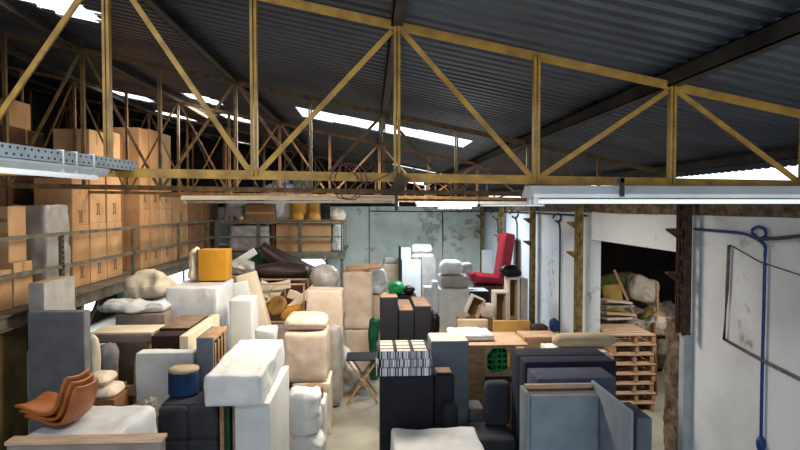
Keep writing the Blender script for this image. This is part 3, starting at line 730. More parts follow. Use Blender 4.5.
carc('rear_leg', (lx, lx+.05, 8.1, 8.15, 0, cz), M_wood); carc('rear_leg', (rx-.06, rx-.01, 8.1, 8.15, 0, cz), M_wood); carc('front_leg', (X1+1.45, X1+1.5, 7.5, 7.55, 0, z0-.06), M_wood)
# green crate seen inside
t = empty('plastic_crate', (xm+1.5, 7.85, z0), 'dark green plastic crate inside the eight sided opening', 'plastic crate')
bm = bmesh.new(); W2, H2 = hw*.95, hh*1.6
for i in range(6): x = -W2+i*(2*W2-.02)/5; bx(bm, x, x+.02, -.14, -.12, 0, H2)
for i in range(5): z = i*(H2-.02)/4; bx(bm, -W2, W2, -.145, -.12, z, z+.03)
bx(bm, -W2, W2, .15, .17, 0, H2); bx(bm, -W2, -W2+.02, -.14, .16, 0, H2); bx(bm, W2-.02, W2, -.14, .16, 0, H2); bx(bm, -W2, W2, -.14, .16, 0, .02)
mk('crate_body', bm, M_green, t)
for i in range(3):
    bm = bmesh.new(); lathe(bm, [(.03, 0), (.045, .02), (.045, .13), (.03, .16), (.03, .2)], 12)
    tag(mk('pale_jar', bm, M_wrapg, smooth=True, loc=(xm+1.5-W2+.08+i*.12, 7.86, z0+.02)), ['pale jar left in the green crate', 'pale jar in the middle of the green crate', 'pale jar right in the green crate'][i], 'jar', 'jars in the green crate')
# white cloth on top
b = F(452, 494, 336, 7.62, .5, cz+.02); S('white_cloth', (b[0]-.0, b[1], 7.6, 8.15, cz+.02, cz+.12), M_wrap, 'crumpled white sheet lying on the carcass top board', 'cloth', r=.05, amp=.03, fr=4)
S('board_block', F(458, 488, 320, 9.6, .12), M_beige, 'beige board upright behind the crumpled white sheet', 'board', r=.01)
S('plywood_board', F(494, 530, 321, 9.5, .1), M_ply, 'yellow plywood board upright in front of the pale frames', 'board', r=.006)
t = panelbox('wooden_box', F(524, 560, 337, 8.35, .45), M_wood, 'wooden box with pinkish lid behind the navy module', 'wooden box', M_pink, r=.008)
b = F(552, 608, 352, 7.15, .5); t = S('white_carton', b, M_whitep, 'white block under the cream bolster', 'block', r=.012)
p, q = at(553, 346, 7.4), at(614, 346, 7.4); bm = bmesh.new()
n = 14; pts = [(p.x+(q.x-p.x)*i/n, 7.4, b[5]+.095) for i in range(n+1)]
tube(bm, pts, [.05 if i in (0, n) else (.08 if i in (1, n-1) else .095) for i in range(n+1)], 16); tag(mk('bolster', bm, M_beige, smooth=True), 'long cream bolster lying behind the navy module', 'bolster')

# ---------------------------------------------------------------- store stock behind the opening
PB = 8
def pallet(z, label, j):
    t = empty('wooden_pallet', (4.60+j, 10.30, z), label, 'pallet', 'stacked wooden pallets')
    hz = .172
    for i in range(5):
        bm = bmesh.new(); y = -.4+i*.2; bx(bm, -.39, .39, y-.06, y+.06, hz-.028, hz-.004); mk('deck_board', bm, M_woodx, t)
    for y in (-.38, .38):
        bm = bmesh.new(); bx(bm, -.39, .39, y-.05, y+.05, 0.0, .025); mk('bottom_board', bm, M_woodx, t)
    for x in (-.36, 0.05, .36):
        bm = bmesh.new(); bx(bm, x-.03, x+.03, -.45, .45, .025, hz-.028); mk('stringer', bm, M_wood, t)
    return t
words = ['lowest in the stack', 'second from the floor in the stack', 'third from the floor in the stack', 'fourth from the floor in the stack', 'fourth from the top of the stack', 'third from the top of the stack', 'second from the top of the stack', 'topmost of the stack']
for i in range(PB): pallet(i*.172, 'wooden pallet in the store, '+words[i], [0,.02,-.02,.01,0,-.02,.02,0][i])
S('leaning_board', (0,.7,0,.03,0,1.35), M_card3, 'brown board leaning right of the pallet stack', 'board', r=.003)
o = COL.objects[-1]; p = at(660, 400, 10.8); o.location = (p.x-.12, 10.85, 0.0); o.rotation_euler = (0, math.radians(10), math.radians(75))
bm = softbm(3.6, 1.6, 1.3, .5, .25, 2.2, 26, .1); o = mk('scrap_heap', bm, M_papers, smooth=True, loc=(6.3, 12.8, 0)); tag(o, 'heap of grey brown scrap filling the back of the store', 'scrap', kind='stuff')
def prop(name, a, b, yt, yb, Y, D, m, label, cat, rot=(0,0,0), **k):
    bxx = F(a, b, yt, Y, D, 0, yb); return S(name, bxx, m, label, cat, rot=rot, **k)
prop('olive_cushion', 601, 640, 275, 293, 12.4, .3, M_olive, 'olive green cushion on top of the store heap', 'cushion', (0, math.radians(-8), 0), r=.1, puff=.03)
prop('cream_sack', 630, 657, 278, 303, 12.0, .5, M_wrapc, 'cream sack tilted on the right of the store heap', 'sack', (0, math.radians(14), 0), r=.12, amp=.05)
prop('foam_sheet', 608, 627, 285, 322, 11.7, .08, M_paleyel, 'pale yellow foam sheet leaning in the store', 'foam', (math.radians(-8), math.radians(-6), 0), r=.02)
prop('yellow_cushion', 643, 658, 308, 326, 11.5, .3, M_paleyel, 'small dull yellow cushion right in the store heap', 'cushion', (0, math.radians(35), 0), r=.06, puff=.02)
prop('pale_board', 656, 676, 318, 326, 11.0, .3, M_wrapp, 'pale pinkish board at the right of the store heap', 'board', (0, math.radians(12), 0), r=.01)
for i, (pa, pb, l) in enumerate((((614, 270), (642, 332), 'long thin plank slanting across the store heap'), ((657, 282), (658, 330), 'thin upright stick right in the store heap'), ((600, 318), (632, 326), 'short plank lying left on the store heap'), ((602, 328), (640, 322), 'short pale plank crossing low in the store heap'))):
    bm = bmesh.new(); bar(bm, at(*pa, 11.4), at(*pb, 11.3), .05, .03); tag(mk('scrap_plank', bm, M_wood), l, 'plank', 'planks in the store heap')
for i in range(6):
    p = at(603, 330-6*i, 11.0); q = at(632-2*(i%3), 329-6*i+(i%2)*3, 11.1); bm = bmesh.new(); bar(bm, p, q, .3, .035, (0,0,1))
    tag(mk('stacked_board', bm, [M_woodx, M_papers, M_wrapp][i%3]), ['lowest loose board of the messy pile left in the store', 'second loose board up in the messy store pile', 'third loose board up in the messy store pile', 'third loose board down in the messy store pile', 'second loose board down in the messy store pile', 'topmost loose board of the messy pile left in the store'][i], 'board', 'messy board pile in the store')
bm = softbm(.9, .5, .3, .12, .12, 4, 22); p = at(634, 330, 11.6); o = mk('paper_pile', bm, M_papers, smooth=True, loc=(p.x, 11.2, p.z)); tag(o, 'crumpled grey paper and film low on the store heap', 'paper scraps', kind='stuff')
b = F(600, 645, 331, 11.2, .5); S('store_crate', (b[0]-.1, b[1]-.1, 11.0, 11.5, 0, b[5]), M_card3, 'brown crate behind the pallet stack', 'crate', r=.01)
prop('dark_sack', 645, 672, 327, 340, 11.3, .4, M_blackb, 'dark grey sack behind the leaning board', 'sack', r=.08, amp=.05)

# ---------------------------------------------------------------- foreground left
b = F(6, 161, 440, 4.28, .10)
t = empty('headboard', ((b[0]+b[1])/2, b[2], 0), 'long low headboard with wooden edge across the lower left corner', 'headboard')
soft('panel', (b[0], b[1], b[2], b[3], 0, b[5]-.03), M_taupe, r=.01, parent=t); soft('wooden_edge', (b[0]-.01, b[1]+.01, b[2]-.01, b[3]+.01, b[5]-.03, b[5]), M_woodx, r=.006, parent=t)
S('wrapped_mattress', (-2.76, -1.99, 4.64, 5.48, 0, 1.775), M_wrap, 'white wrapped block carrying the tan chair shells', 'wrapped furniture', r=.08, amp=.02, fr=3, rz=math.radians(-4), n=22)
# nested tan chair shells
def shell():
    bm = bmesh.new(); prof = [(0, .10), (.05, .115), (.12, .105), (.22, .065), (.31, .03), (.39, .03), (.45, .07), (.49, .15), (.52, .25), (.545, .34), (.565, .39)]
    W = [.19, .215, .22, .22, .22, .22, .215, .205, .2, .19, .16]; n = 12; g = []
    for (x, z), wd in zip(prof, W):
        row = []
        for k in range(n+1):
            s = -1+2*k/n; row.append(bm.verts.new((x - .03*s*s*(1 if x > .4 else 0), s*wd, z + .035*s*s*(1 if x < .45 else .6))))
        g.append(row)
    for i in range(len(g)-1):
        for k in range(n): bm.faces.new((g[i][k], g[i+1][k], g[i+1][k+1], g[i][k+1]))
    return bm
p0 = at(35, 404, 4.98)
first = None
for i in range(3):
    l = ['tan leather chair shell lowest of the three nested', 'tan leather chair shell in the middle of the nested three', 'tan leather chair shell uppermost of the nested three'][i]
    if first is None:
        first = empty('chair_shell', (p0.x, 5.02, 1.785), l, 'chair shell', 'nested tan chair shells', rz=math.radians(-10)); first.scale = (.84, .84, .84)
        o = mk('shell', shell(), M_tan, first, smooth=True)
        md = o.modifiers.new('s', 'SOLIDIFY'); md.thickness = .035; md.offset = 1; o.modifiers.new('b', 'SUBSURF').levels = 1; o.modifiers['b'].render_levels = 2
        first.rotation_euler.y = math.radians(-2)
    else:
        dup(first, (p0.x - [0, .04, .08][i], 5.02+.004*i, 1.785+[0, .04, .08][i]), label=l)
# clear plastic bundle
S('plastic_bundle', F(128, 150, 405, 5.6, .25), M_clear, 'crumpled clear plastic bundle between white block and charcoal armchair', 'plastic film', r=.08, amp=.09, fr=6, n=26)
# P, Q
S('grey_headboard', F(27, 84, 312, 7.0, .16), M_greyf, 'tall dark grey headboard panel standing at the left', 'headboard', r=.015)
panelbox('grey_box', F(28, 44, 283, 7.35, .75), M_wrapg, 'tall grey beige block behind the dark grey headboard', 'upholstered block', M_beige, r=.012)
# bench slab L on legs
b = F(88, 152, 333, 7.85, .5); zt = b[5]
t = empty('upholstered_bench', ((b[0]+b[1])/2, 8.1, 0), 'cream topped taupe bench slab on tall legs at left', 'bench')
soft('slab', (b[0], b[1], 7.85, 8.4, zt-.14, zt-.012), M_taupe, r=.02, parent=t); soft('top_lining', (b[0]+.01, b[1]-.01, 7.87, 8.39, zt-.012, zt), M_cream, r=.004, parent=t)
for x in (b[0]+.05, b[1]-.09):
    for y in (7.9, 8.3): soft('leg', (x, x+.05, y, y+.05, 0, zt-.14), M_wood, r=.005, parent=t)
sack('grey_bundle', 96, 112, 347, 0, 7.42, .3, M_greyf, 'grey cloth bundle under the bench slab', 'bundle', z0=0, amp=.05, r=.12)
sack('white_bundle', 85, 96, 336, 0, 7.2, .12, M_wrapc, 'narrow cream bundle beside the dark grey headboard', 'bundle', z0=0, amp=.03, r=.06)
zz = at(95, 400, 6.7).z
S('pillow_crate', F(84, 114, 400, 6.65, .4), M_card3, 'brown carton under the two pillows behind the tan shells', 'cardboard box', r=.01)
sack('cream_pillow', 84, 113, 390, 0, 6.68, .36, M_wrapc, 'lower cream pillow behind the tan chair shells', 'pillow', z0=zz, amp=.02, r=.06)
z2 = at(95, 390, 6.68).z+.02
sack('cream_pillow', 83, 106, 378, 0, 6.7, .34, M_wrapc, 'upper cream pillow behind the tan chair shells', 'pillow', z0=z2, amp=.02, r=.06)
t = empty('unfinished_chair', (at(126, 380, 7.5).x, 7.5, 0), 'bare wooden chair frame standing under the bench slab', 'chair frame')
zf = at(126, 362, 7.5).z
for dx, tx in ((-.12, 0), (.07, .06)):
    bm = bmesh.new(); bar(bm, (dx, 0, 0), (dx+tx, 0, zf), .035); mk('leg', bm, M_wood, t)
    bm = bmesh.new(); bar(bm, (dx, .25, 0), (dx, .25, 1.3), .035); mk('leg', bm, M_wood, t)
bm = bmesh.new(); bx(bm, -.14, .12, -.02, .27, 1.2, 1.25); mk('seat_board', bm, M_wood, t)
panelbox('dark_module', F(151, 181, 336, 7.5, .32), M_brownf, 'dark brown module left of the leaning cream board', 'sofa module', None, 'dark brown modules', r=.012)
panelbox('dark_module', F(159, 189, 328, 7.95, .95), M_brownf, 'dark brown module with beige top, behind its lower twin', 'sofa module', M_lbrown, 'dark brown modules', r=.012)
S('cream_board', (-2.42, -2.31, 7.45, 9.0, 0, 1.96), M_cream, 'long cream foam board on edge behind the blue stool', 'board', r=.01)
S('wrapped_headboard', F(135, 194, 353, 7.15, .22), M_wrap, 'white wrapped headboard behind the round blue stool', 'headboard', r=.02, amp=.012, fr=3, n=24)
# blue round stool
c = at(184, 390, 6.75)
t = empty('round_stool', (c.x, 6.75, 1.452), 'round royal blue stool with beige top on the charcoal armchair', 'stool')
bm = bmesh.new(); lathe(bm, [(.155, 0), (.17, .015), (.17, .24), (.165, .26)], 32); mk('drum', bm, M_blue, t, smooth=False)
bm = bmesh.new(); lathe(bm, [(.165, .26), (.172, .275), (.165, .30), (.1, .315), (.02, .32)], 32); mk('top_cushion', bm, M_beige, t, smooth=True)
# charcoal tufted armchair
b = F(157, 217, 403, 6.34, .54); b = (b[0], b[1]-.01, b[2], b[3], 0, 1.45)
t = empty('tufted_armchair', ((b[0]+b[1])/2, 6.6, 0), 'charcoal tufted armchair piece stood on end under the blue stool', 'armchair')
wx = (b[1]-b[0])
for i in range(2):
    for j in range(4):
        soft('tufted_pad', (b[0]+i*wx/2, b[0]+(i+1)*wx/2, 6.34, 6.44, j*.355, (j+1)*.355), M_char, r=.04, parent=t, puff=.01)
soft('body', (b[0]+.01, b[1]-.01, 6.42, 6.86, 0, 1.44), M_char, r=.02, parent=t)
# I: grey frame with slats
b = F(196, 213, 338, 6.95, .7)
t = empty('unfinished_sofa', ((b[0]+b[1])/2, 7.3, 0), 'grey covered sofa frame with open wooden slats behind the wrapped bale', 'sofa frame')
soft('cover', (b[0], b[1], 6.95, 7.0, 0, b[5]), M_slate, r=.01, parent=t); soft('cover_side', (b[0], b[0]+.02, 7.0, 7.65, 0, b[5]), M_slate, r=.005, parent=t)
for i in range(4): soft('slat', (b[0]+.05, b[1]-.01, 7.08+i*.15, 7.13+i*.15, 0, b[5]-.1+.02*i), M_wood, r=.004, parent=t)
soft('top_rail', (b[0]+.02, b[1], 7.0, 7.65, b[5]-.05, b[5]-.005), M_wood, r=.004, parent=t)
# wooden boards
for i, (a_, m_, l) in enumerate(((-1.655, M_wood, 'upright wooden board left of the pale blue grey plinth'), (-1.59, M_dgreen, 'upright dark green board left of the pale plinth'), (-1.515, M_wood, 'upright wooden board touching the pale plinth'))):
    S('upright_board', (a_, a_+.045, 6.4, 6.9, 0, 1.50-.02*i), m_, l, 'board', 'upright boards', r=.004)
# H
S('pale_plinth', (-1.43, -1.06, 6.12, 7.6, 0, 1.53), M_whitep, 'tall pale plinth carrying the big wrapped bale', 'plinth', r=.02)
t = S('wrapped_bale', (-1.72, -1.13, 6.02, 7.65, 1.53, 1.86), M_wrap, 'big white sheet wrapped bale on the pale plinth', 'bale', r=.035, amp=.022, fr=3, n=30)
# G
bG = F(292, 330, 383, 9.1, .7); zG = bG[5]
S('white_box', bG, M_wrapc, 'white block at the floor under the cream wrapped box', 'block', r=.02, amp=.008)
bU = F(284, 327, 333, 9.1, .75, zG+.005); S('wrapped_box', bU, M_wrapp, 'cream cloth wrapped box stacked at the aisle', 'wrapped furniture', r=.05, amp=.018, fr=2, puff=.02)
S('cream_cushion', F(284, 325, 319, 9.15, .68, bU[5]+.02), M_wrapp, 'puffy cream cushion topping the aisle stack', 'cushion', r=.09, puff=.03, amp=.02)
bS = F(303, 325, 403, 8.45, .5); S('small_white_box', bS, M_wrap, 'small white block under the brown round pouffe', 'block', r=.03, amp=.01)
c = at(314, 403, 8.7); bm = bmesh.new(); lathe(bm, [(.13, 0), (.145, .02), (.145, .17), (.13, .19), (.02, .195)], 28); tag(mk('round_pouffe', bm, M_lbrown, smooth=False, loc=(c.x, 8.68, bS[5]+.002)), 'small round brown pouffe low in the aisle stack', 'pouffe')
b = F(289, 317, 393, 7.72, .48)
S('white_bag', (b[0]-.02, b[1]+.07, 7.72, 8.2, 0, .52), M_wrap, 'lower white bulging bag on the floor beside the pale plinth', 'bag', 'white bags beside the plinth', r=.1, amp=.05, fr=4)
S('white_bag', (b[0]-.02, b[1]+.04, 7.74, 8.18, .50, b[5]), M_wrap, 'upper white bulging bag on another beside the pale plinth', 'bag', 'white bags beside the plinth', r=.12, amp=.05, fr=4)
sack('grey_bag', 305, 322, 430, 0, 8.26, .15, M_wrapg, 'low grey white bag in front of the small white block', 'bag', z0=0, amp=.04, r=.08)
S('wrapped_roll', F(326, 341, 326, 10.3, .3), M_wrapg, 'upright grey film wrapped roll beside the aisle', 'roll', r=.13, amp=.025, fr=5)
bm = bmesh.new(); a, b = at(343, 346, 11.7), at(360, 384, 11.2); b.z = .08; n = 8
tube(bm, [a.lerp(b, i/n) for i in range(n+1)], [.04]+[.1]*7+[.05], 14); tag(mk('white_bolster', bm, M_wrap, smooth=True), 'white bolster leaning behind the folding stool', 'bolster')
# folding stool
a, b = at(346, 357, 10.5), at(379, 352, 10.5); cx = (a.x+b.x)/2; hw = (b.x-a.x)/2; ht = .80
t = empty('folding_table', (cx, 10.75, 0), 'folding table with black top and crossed wooden legs on the aisle floor', 'table')
soft('top', (a.x, b.x, 10.48, 11.05, ht, ht+.025), M_black, r=.006, parent=t)
for y in (-.22, .25):
    for s in (-1, 1):
        bm = bmesh.new(); bar(bm, (-hw*.9*s, y+.02*s, 0.02), (hw*.9*s, y+.02*s, ht), .035, .03); mk('leg', bm, M_wood, t)
for x, z in ((-hw*.9, .02), (hw*.9, .02), (0, ht/2)):
    bm = bmesh.new(); bar(bm, (x, -.25, z), (x, .3, z), .03); mk('stretcher', bm, M_wood, t)
# V, S, T, U
S('white_upright', F(229, 252, 300, 9.05, .55), M_whitep, 'bright white upright block under the leaning cream slab', 'block', r=.03)
S('white_flap', F(255, 274, 330, 8.6, .3), M_wrap, 'white wrapped small block between upright white block and aisle stack', 'block', r=.03, amp=.03)
bS = F(165, 217, 288, 9.1, 1.1); S('white_chest', bS, M_wrap, 'large white wrapped chest behind the dark brown modules', 'wrapped furniture', r=.03, amp=.02, fr=2)
bT = F(198, 226, 250, 9.75, .42, bS[5]+.03)
t = empty('yellow_box', ((bT[0]+bT[1])/2, 9.9, bT[4]), 'bright yellow box on the white chest below the gallery railing', 'box')
soft('carton', bT, M_yell2, r=.006, parent=t); soft('carton_edge', (bT[0]-.03, bT[0], bT[2], bT[3], bT[4], bT[5]), M_cardd, r=.003, parent=t)
sack('cream_bag', 187, 197, 251, 0, 9.8, .4, M_wrapc, 'cream bag pressed against the left side of the yellow box', 'bag', z0=bS[5]+.02, r=.08)
o = S('leaning_slab', (0, .34, 0, .3, 0, 2.45), M_cream, 'cream foam slab with slots leaning behind the white chest', 'foam slab', r=.02)
o.location = (-1.62, 10.65, .02); o.rotation_euler = (0, math.radians(-15), 0)
for i in range(3):
    soft('slot', (-.09+i*.05, -.075+i*.05, -.154, -.15, 1.7, 2.3), M_cardd, r=.001).parent = o
o.children[0].name = 'slot'
o = S('cream_slab', (0, .35, 0, .16, 0, 2.3), M_whitep, 'second pale slab leaning against the white chest', 'foam slab', r=.02)
o.location = (-1.86, 10.32, .02); o.rotation_euler = (0, math.radians(-12), 0)
# bags behind bench
bb = F(115, 165, 314, 8.7, .5); S('taupe_block', bb, M_taupe, 'taupe block under the crumpled white film at left', 'block', r=.02)
sack('white_film', 98, 162, 304, 0, 8.72, .48, M_wrap, 'crumpled white film bundle over the taupe block', 'plastic film', z0=bb[5]+.005, amp=.07, r=.09, fr=4)
bb = F(118, 154, 302, 9.35, .7); S('taupe_block', (bb[0], bb[1]-.12, 9.35, 10.1, 0, bb[5]), M_wrapg, 'grey block under the big cream sack', 'block', r=.02)
sack('cream_sack', 121, 167, 277, 0, 9.4, .6, M_wrapc, 'big cream sack right under the left gallery edge', 'sack', z0=bb[5]+.01, amp=.1, r=.2)
# junk zone
bb = F(254, 304, 323, 11.3, 1.0); zj = bb[5]
S('brown_crate', bb, M_cardd, 'brown crate under the pile with the gold chair', 'crate', r=.01)
t = empty('slatted_crate', ((bb[0]+bb[1])/2, 11.5, zj), 'thin wooden slatted frame lying on the brown crate', 'wooden frame')
hw = (bb[1]-bb[0])/2
for y in (-.18, .6):
    for z in (.02, .75): bm = bmesh.new(); bar(bm, (-hw, y, z), (hw, y, z), .03); mk('rail', bm, M_pink, t)
for x, y in ((-hw, -.18), (hw, -.18), (-hw, .6), (hw, .6), (0, .6)): bm = bmesh.new(); bar(bm, (x, y, 0), (x, y, .77), .03); mk('upright', bm, M_pink, t)
c = at(277, 306, 11.45)
bm = bmesh.new(); lathe(bm, [(.02, -.07), (.14, -.06), (.21, -.02), (.22, .03), (.19, .07), (.14, .04), (.02, .02)], 28)
o = mk('gold_chair', bm, M_gold, smooth=True, loc=(c.x, 11.5, zj+.29)); o.rotation_euler = (math.radians(50), math.radians(-38), 0); tag(o, 'round gold velvet seat tipped in the junk pile', 'seat')
prop('gold_cushion', 281, 303, 308, 319, 11.35, .35, M_yellow, 'flat mustard cushion right of the round gold seat', 'cushion', (0, math.radians(-14), 0), r=.05, puff=.02)
bm = bmesh.new(); bar(bm, at(286, 312, 11.6), at(317, 286, 11.8), .16, .12); bmesh.ops.bevel(bm, geom=bm.edges[:], offset=.02, segments=2, affect='EDGES'); tag(mk('cream_beam', bm, M_cream), 'cream padded beam slanting up from the gold seat', 'beam')
for i, (a_, b_, c_, d_, rr, l) in enumerate(((255, 268, 282, 297, 20, 'torn cream carton flap at the left of the junk pile'), (258, 272, 292, 304, -30, 'crumpled cream paper under the torn carton flap'), (254, 264, 300, 318, 15, 'pale wood offcut left of the round gold seat'), (270, 290, 282, 290, -8, 'thin pale board lying high on the junk pile'), (262, 276, 284, 298, 35, 'crumpled cream wrapping under the thin pale board'), (286, 300, 292, 300, 18, 'small cream offcut right of the gold seat pile'))):
    prop('scrap_piece', a_, b_, c_, d_, 11.5+.06*i, .12, [M_wrapc, M_wrapc, M_wood, M_wrapp, M_cream, M_cream][i], l, 'scrap', (0, math.radians(rr), 0), r=.02, amp=.03)
S('cream_block', F(263, 286, 327, 10.9, .3), M_taupe, 'taupe block below the gold seat pile', 'block', r=.02)
# brown leather pieces
bb = F(236, 312, 284, 13.0, 1.5); S('dark_crate', bb, M_cardd, 'dark stack under the brown leather chaises', 'crate', r=.02); zl = bb[5]
def chaise(x0, x1, y, z, hz, label, flip):
    t = empty('leather_chaise', ((x0+x1)/2, y, z), label, 'chaise', 'brown leather chaises')
    L2 = x1-x0; n = 18; pts = []; rad = []
    for i in range(n+1):
        f = i/n; g_ = f if not flip else 1-f
        pts.append((-L2/2+L2*f, 0, .22 + hz*(g_**1.6))); rad.append(.11+.11*math.sin(PI*min(1, f*1.0)*.9+.15))
    bm = bmesh.new(); tube(bm, pts, rad, 14)
    for v in bm.verts: v.co.y *= 1.6
    mk('seat', bm, M_leather, t, smooth=True)
    return t
chaise(at(250, 280, 13.2).x, at(308, 280, 13.2).x, 13.35, zl+.01, .02, 'lower brown leather chaise lying level', False)
chaise(at(258, 270, 13.7).x, at(313, 270, 13.7).x, 14.12, zl-.08, .62, 'upper brown leather chaise rising to the left', True)
sack('green_film', 250, 272, 251, 0, 14.6, .4, M_dgreen, 'dark green plastic film behind the leather chaises', 'plastic film', z0=0, amp=.1, r=.1, fr=5)
bb = F(224, 250, 276, 12.2, .6); S('grey_carton', bb, M_taupe, 'grey carton behind the yellow box', 'cardboard box', r=.02)
sack('pale_cloth', 228, 252, 262, 0, 12.3, .4, M_wrapg, 'pale grey cloth heaped behind the yellow box', 'cloth', z0=bb[5]+.01, amp=.08, r=.1, fr=4)
o = S('slanting_flap', (0, .75, 0, .05, 0, .16), M_wrap, 'pale slanting flap rising behind the yellow box', 'board', r=.01); p = at(240, 262, 12.6); o.location = (p.x, 12.9, p.z-.05); o.rotation_euler = (0, math.radians(-32), 0)
# X box, dome
S('wrapped_box', F(306, 342, 291, 10.7, .6), M_wrapp, 'pinkish cream box with torn wrapping beside the tall wrapped column', 'wrapped furniture', r=.03, amp=.02)
bb = F(300, 345, 291, 12.2-.6, .9); bb = F(312, 338, 292, 11.6, .55); S('cream_block', bb, M_wrapc, 'cream block under the domed wrapped chair', 'block', r=.02)
S('domed_chair', F(309, 338, 266, 11.6, .55, bb[5]+.005), M_wrapg, 'grey film wrapped chair with domed top below the far gallery', 'wrapped chair', r=.24, amp=.025, puff=.02)
# tall wrapped column
bb = F(345, 373, 330, 12.5, .5); S('cream_block', bb, M_wrapp, 'cream block at the foot of the tall wrapped column', 'block', r=.03, amp=.012)
bc = F(343, 372, 272, 12.5, .55, bb[5]+.01); S('wrapped_column', bc, M_wrapp, 'tall pinkish wrapped piece in the middle of the hall', 'wrapped furniture', r=.05, amp=.025)
o = S('cardboard_flap', (0, .8, 0, .4, 0, .05), M_card, 'bent cardboard sheet on top of the tall wrapped piece', 'cardboard sheet', r=.01, amp=.03); p = at(364, 270, 12.6); o.location = (p.x, 12.75, bc[5]+.05); o.rotation_euler = (math.radians(12), math.radians(-8), 0)
bb = F(373, 389, 296, 13.2, .5); S('pinkish_block', bb, M_wrapp, 'pinkish block under the white bag', 'block', r=.02)
sack('white_bag', 366, 386, 269, 0, 13.25, .45, M_wrap, 'white plastic bag right of the tall wrapped piece', 'bag', z0=bb[5]+.005, amp=.05, r=.18)
bb = F(390, 417, 296, 13.2, .6); S('dark_block', bb, M_black, 'dark block under the green bag', 'block', r=.02)
sack('green_bag', 389, 403, 283, 0, 13.3, .4, M_green, 'bright green plastic bag', 'bag', z0=bb[5]+.005, amp=.05, r=.1)
sack('black_bag', 404, 415, 288, 0, 13.3, .35, M_blackb, 'small black bag right of the bright green bag', 'bag', z0=bb[5]+.005, amp=.04, r=.08)
sack('green_bag', 370, 379, 319, 0, 11.9, .3, M_dgreen, 'dark green bag low beside the black modules', 'bag', z0=0, amp=.05, r=.1)
# black modules F
for a_, b_, yt, D, l in ((380, 398, 297, .35, 'black module tallest and leftmost of three behind the striped cushions'), (399, 414, 310, 1.1, 'black module lowest in the middle of three behind the striped cushions'), (414.6, 431, 306, 1.0, 'black module right of three behind the striped cushions')):
    panelbox('black_module', F(a_, b_, yt, 9.2, D), M_black, l, 'sofa module', M_lbrown, 'black modules behind the cushions', r=.012)
sack('black_bag', 430, 439, 314, 0, 11.8, .4, M_blackb, 'black bag hanging right of the three black modules', 'bag', z0=0, amp=.05, r=.1)
# far white boxes
for a_, b_, yt, Y, D, z0, m, l in ((402, 421, 260, 17.0, .7, 0, M_whitep, 'tall white block near the back wall'), (421.5, 436, 258, 17.2, .6, 0, M_wrapg, 'pale grey block against the right of the tall white block'),
        (383, 399, 264, 17.6, .5, 0, M_beige, 'dull beige block left of the tall white block')):
    S('far_block', F(a_, b_, yt, Y, D, z0), m, l, 'block', r=.015)
zt = F(402, 421, 260, 17.0, .7, 0)[5]
S('far_small_box', F(401, 411, 248, 17.1, .4, zt), M_whitep, 'small white box on the tall white block', 'box', r=.01)
sack('pale_pillow', 412, 434, 254, 0, 17.25, .5, M_wrapc, 'lower pale pillow on the far white blocks', 'pillow', z0=zt+.005, amp=.02, r=.07)
zt2 = at(420, 254, 17.25).z
sack('pale_pillow', 412, 432, 245, 0, 17.3, .45, M_wrap, 'upper pale pillow on the far white blocks', 'pillow', z0=zt2+.02, amp=.02, r=.07)
S('dark_board', F(399.5, 401, 247, 17.0, .6), M_black, 'thin dark panel at the left of the tall white block', 'panel', r=.003)
sack('grey_cloth', 384, 398, 258, 0, 17.65, .4, M_wrapg, 'grey cloth on the dull beige block', 'cloth', z0=F(383, 399, 264, 17.6, .5)[5]+.005, r=.05)
# wrapped armchairs
bA = F(438, 470, 289, 14.0, .8); S('wrapped_armchair', bA, M_wrap, 'lowest white wrapped armchair in the back centre stack', 'wrapped armchair', 'wrapped armchairs', r=.05, amp=.03)
bB = F(441, 469, 276, 14.05, .7, bA[5]+.01); S('wrapped_armchair', bB, M_wrapg, 'middle wrapped armchair in the back centre stack', 'wrapped armchair', 'wrapped armchairs', r=.06, amp=.03)
S('wrapped_armchair', F(441, 463, 261, 14.05, .4, bB[5]+.01), M_wrap, 'topmost wrapped cushion like armchair of the back centre stack', 'wrapped armchair', 'wrapped armchairs', r=.13, amp=.02, puff=.02)
S('wrapped_armchair', F(460, 473, 263, 14.55, .25, bB[5]+.01), M_wrapg, 'wrapped armchair arm behind the top one of the back centre stack', 'wrapped armchair', 'wrapped armchairs', r=.08, amp=.02)
S('wrapped_slab', F(424, 433, 287, 14.3, .3), M_wrap, 'white wrapped panel left of the wrapped armchairs', 'wrapped panel', 'wrapped panels', r=.03, amp=.02)
S('wrapped_slab', F(433.5, 438.5, 282, 13.9, .5), M_wrap, 'slim white wrapped panel touching the wrapped armchairs', 'wrapped panel', 'wrapped panels', r=.03, amp=.02)
panelbox('black_chest', F(469, 489, 291, 14.3, .6), M_black, 'black chest with pale lid beside the wrapped armchairs', 'chest', M_whitep, r=.012)
# red sofa
bR = F(478, 508, 286, 15.0, .7); S('brown_stand', (bR[0], 3.5, 15.0, 15.7, 0, bR[5]), M_cardd, 'brown crate under the red sofa', 'crate', r=.01); zr = bR[5]
t = empty('red_sofa', (3.2, 15.3, zr), 'red leather sofa tipped up against the side wall', 'sofa')
a, b = at(471, 280, 15).x, at(509, 280, 15).x
o = soft('seat', (a, b, 15.0, 15.7, zr+.02, zr+.24), M_red, r=.06, puff=.01, parent=t); o.rotation_euler = (0, math.radians(6), 0); o.location.z += .03
o = soft('backrest', (b-.29, b, 15.0, 15.7, zr+.1, zr+1.38), M_red, r=.06, puff=.01, parent=t); o.rotation_euler = (0, math.radians(8), 0)
o = soft('armrest', (a-.02, a+.14, 15.0, 15.7, zr+.2, zr+.36), M_red, r=.06, parent=t)
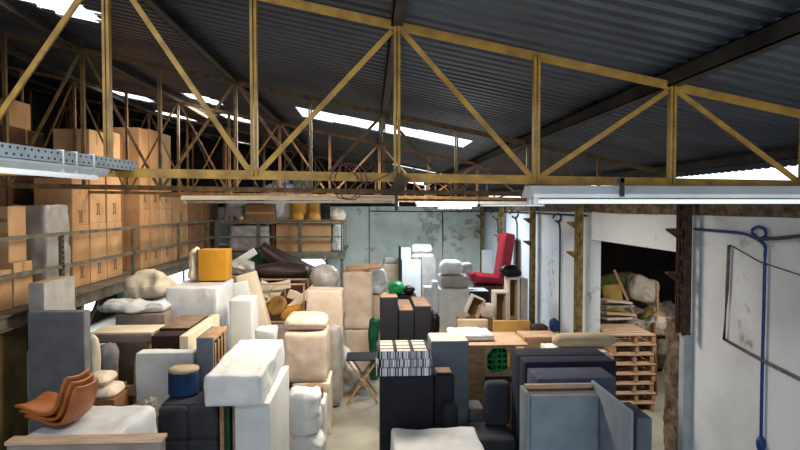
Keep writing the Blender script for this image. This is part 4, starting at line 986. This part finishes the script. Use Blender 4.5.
# pale wooden frames beside wall
def openframe(box, label):
    x0, x1, y0, y1, z0, z1 = box
    t = empty('open_crate', ((x0+x1)/2, y0, z0), label, 'wooden frame', 'pale open frames')
    e = .04
    soft('side_board', (x0, x0+e, y0, y1, z0, z1), M_cream, r=.006, parent=t); soft('side_board', (x1-e, x1, y0, y1, z0, z1), M_cream, r=.006, parent=t)
    soft('top_board', (x0+e, x1-e, y0, y1, z1-e, z1), M_cream, r=.006, parent=t); soft('back_board', (x0+e, x1-e, y1-.03, y1, z0, z1-e), M_card3, r=.004, parent=t)
    soft('cross_board', (x0+e, x1-e, y0+.05, y1-.03, (z0+z1)*.55, (z0+z1)*.55+e), M_wood, r=.004, parent=t)
openframe(F(495, 508, 292, 12.6, .4), 'shorter pale open frame beside the black chest')
openframe(F(508.5, 520, 278, 12.6, .4), 'taller pale open frame under the black bag')
S('grey_slab', F(521, 528, 279, 12.6, .45), M_wrapg, 'slim grey slab standing beside the taller open frame', 'slab', r=.01)
zt = F(508.5, 520, 278, 12.6, .4)[5]
sack('black_bag', 503, 523, 267, 0, 12.62, .38, M_blackb, 'glossy black bag on the taller open frame', 'bag', z0=zt+.005, amp=.05, r=.1)
S('far_white_board', F(482, 494, 250, 18.6, .08), M_whitep, 'white board on the far side wall behind the red sofa', 'board', r=.005)
bb = F(460, 494, 320, 12.0, .5); S('low_carton', bb, M_card3, 'brown carton under the tilted crate and cream bags', 'cardboard box', r=.01)
t = empty('tilted_crate', (at(471, 316, 12.2).x, 12.3, bb[5]+.06), 'small pale crate tilted against the wrapped armchairs', 'crate')
for dx in (-.14, .12): soft('side_board', (t.location.x+dx, t.location.x+dx+.03, 12.15, 12.45, t.location.z, t.location.z+.42), M_wrapc, r=.004, parent=t)
soft('back_board', (t.location.x-.11, t.location.x+.12, 12.42, 12.45, t.location.z, t.location.z+.42), M_card3, r=.003, parent=t); soft('top_board', (t.location.x-.11, t.location.x+.12, 12.15, 12.42, t.location.z+.39, t.location.z+.42), M_wrapc, r=.003, parent=t)
t.rotation_euler = (0, math.radians(24), 0)
sack('cream_bag', 481, 496, 306, 0, 12.1, .35, M_wrapc, 'cream bag beside the small tilted crate', 'bag', z0=bb[5]+.005, amp=.03, r=.08)
bb = F(531, 562, 334, 11.0, .4); bb = (bb[0], min(bb[1], 3.6), 11.0, 11.4, 0, bb[5]); S('low_carton', bb, M_card3, 'brown carton against the stained side wall', 'cardboard box', r=.01)
sack('blue_bag', 552, 560, 321, 0, 11.05, .25, M_blue, 'dark blue bag against the side wall', 'bag', z0=bb[5]+.005, amp=.03, r=.07)
sack('brown_rag', 534, 549, 327, 0, 11.05, .25, M_rust, 'brown rag on the carton by the side wall', 'rag', z0=bb[5]+.005, amp=.03, r=.03)
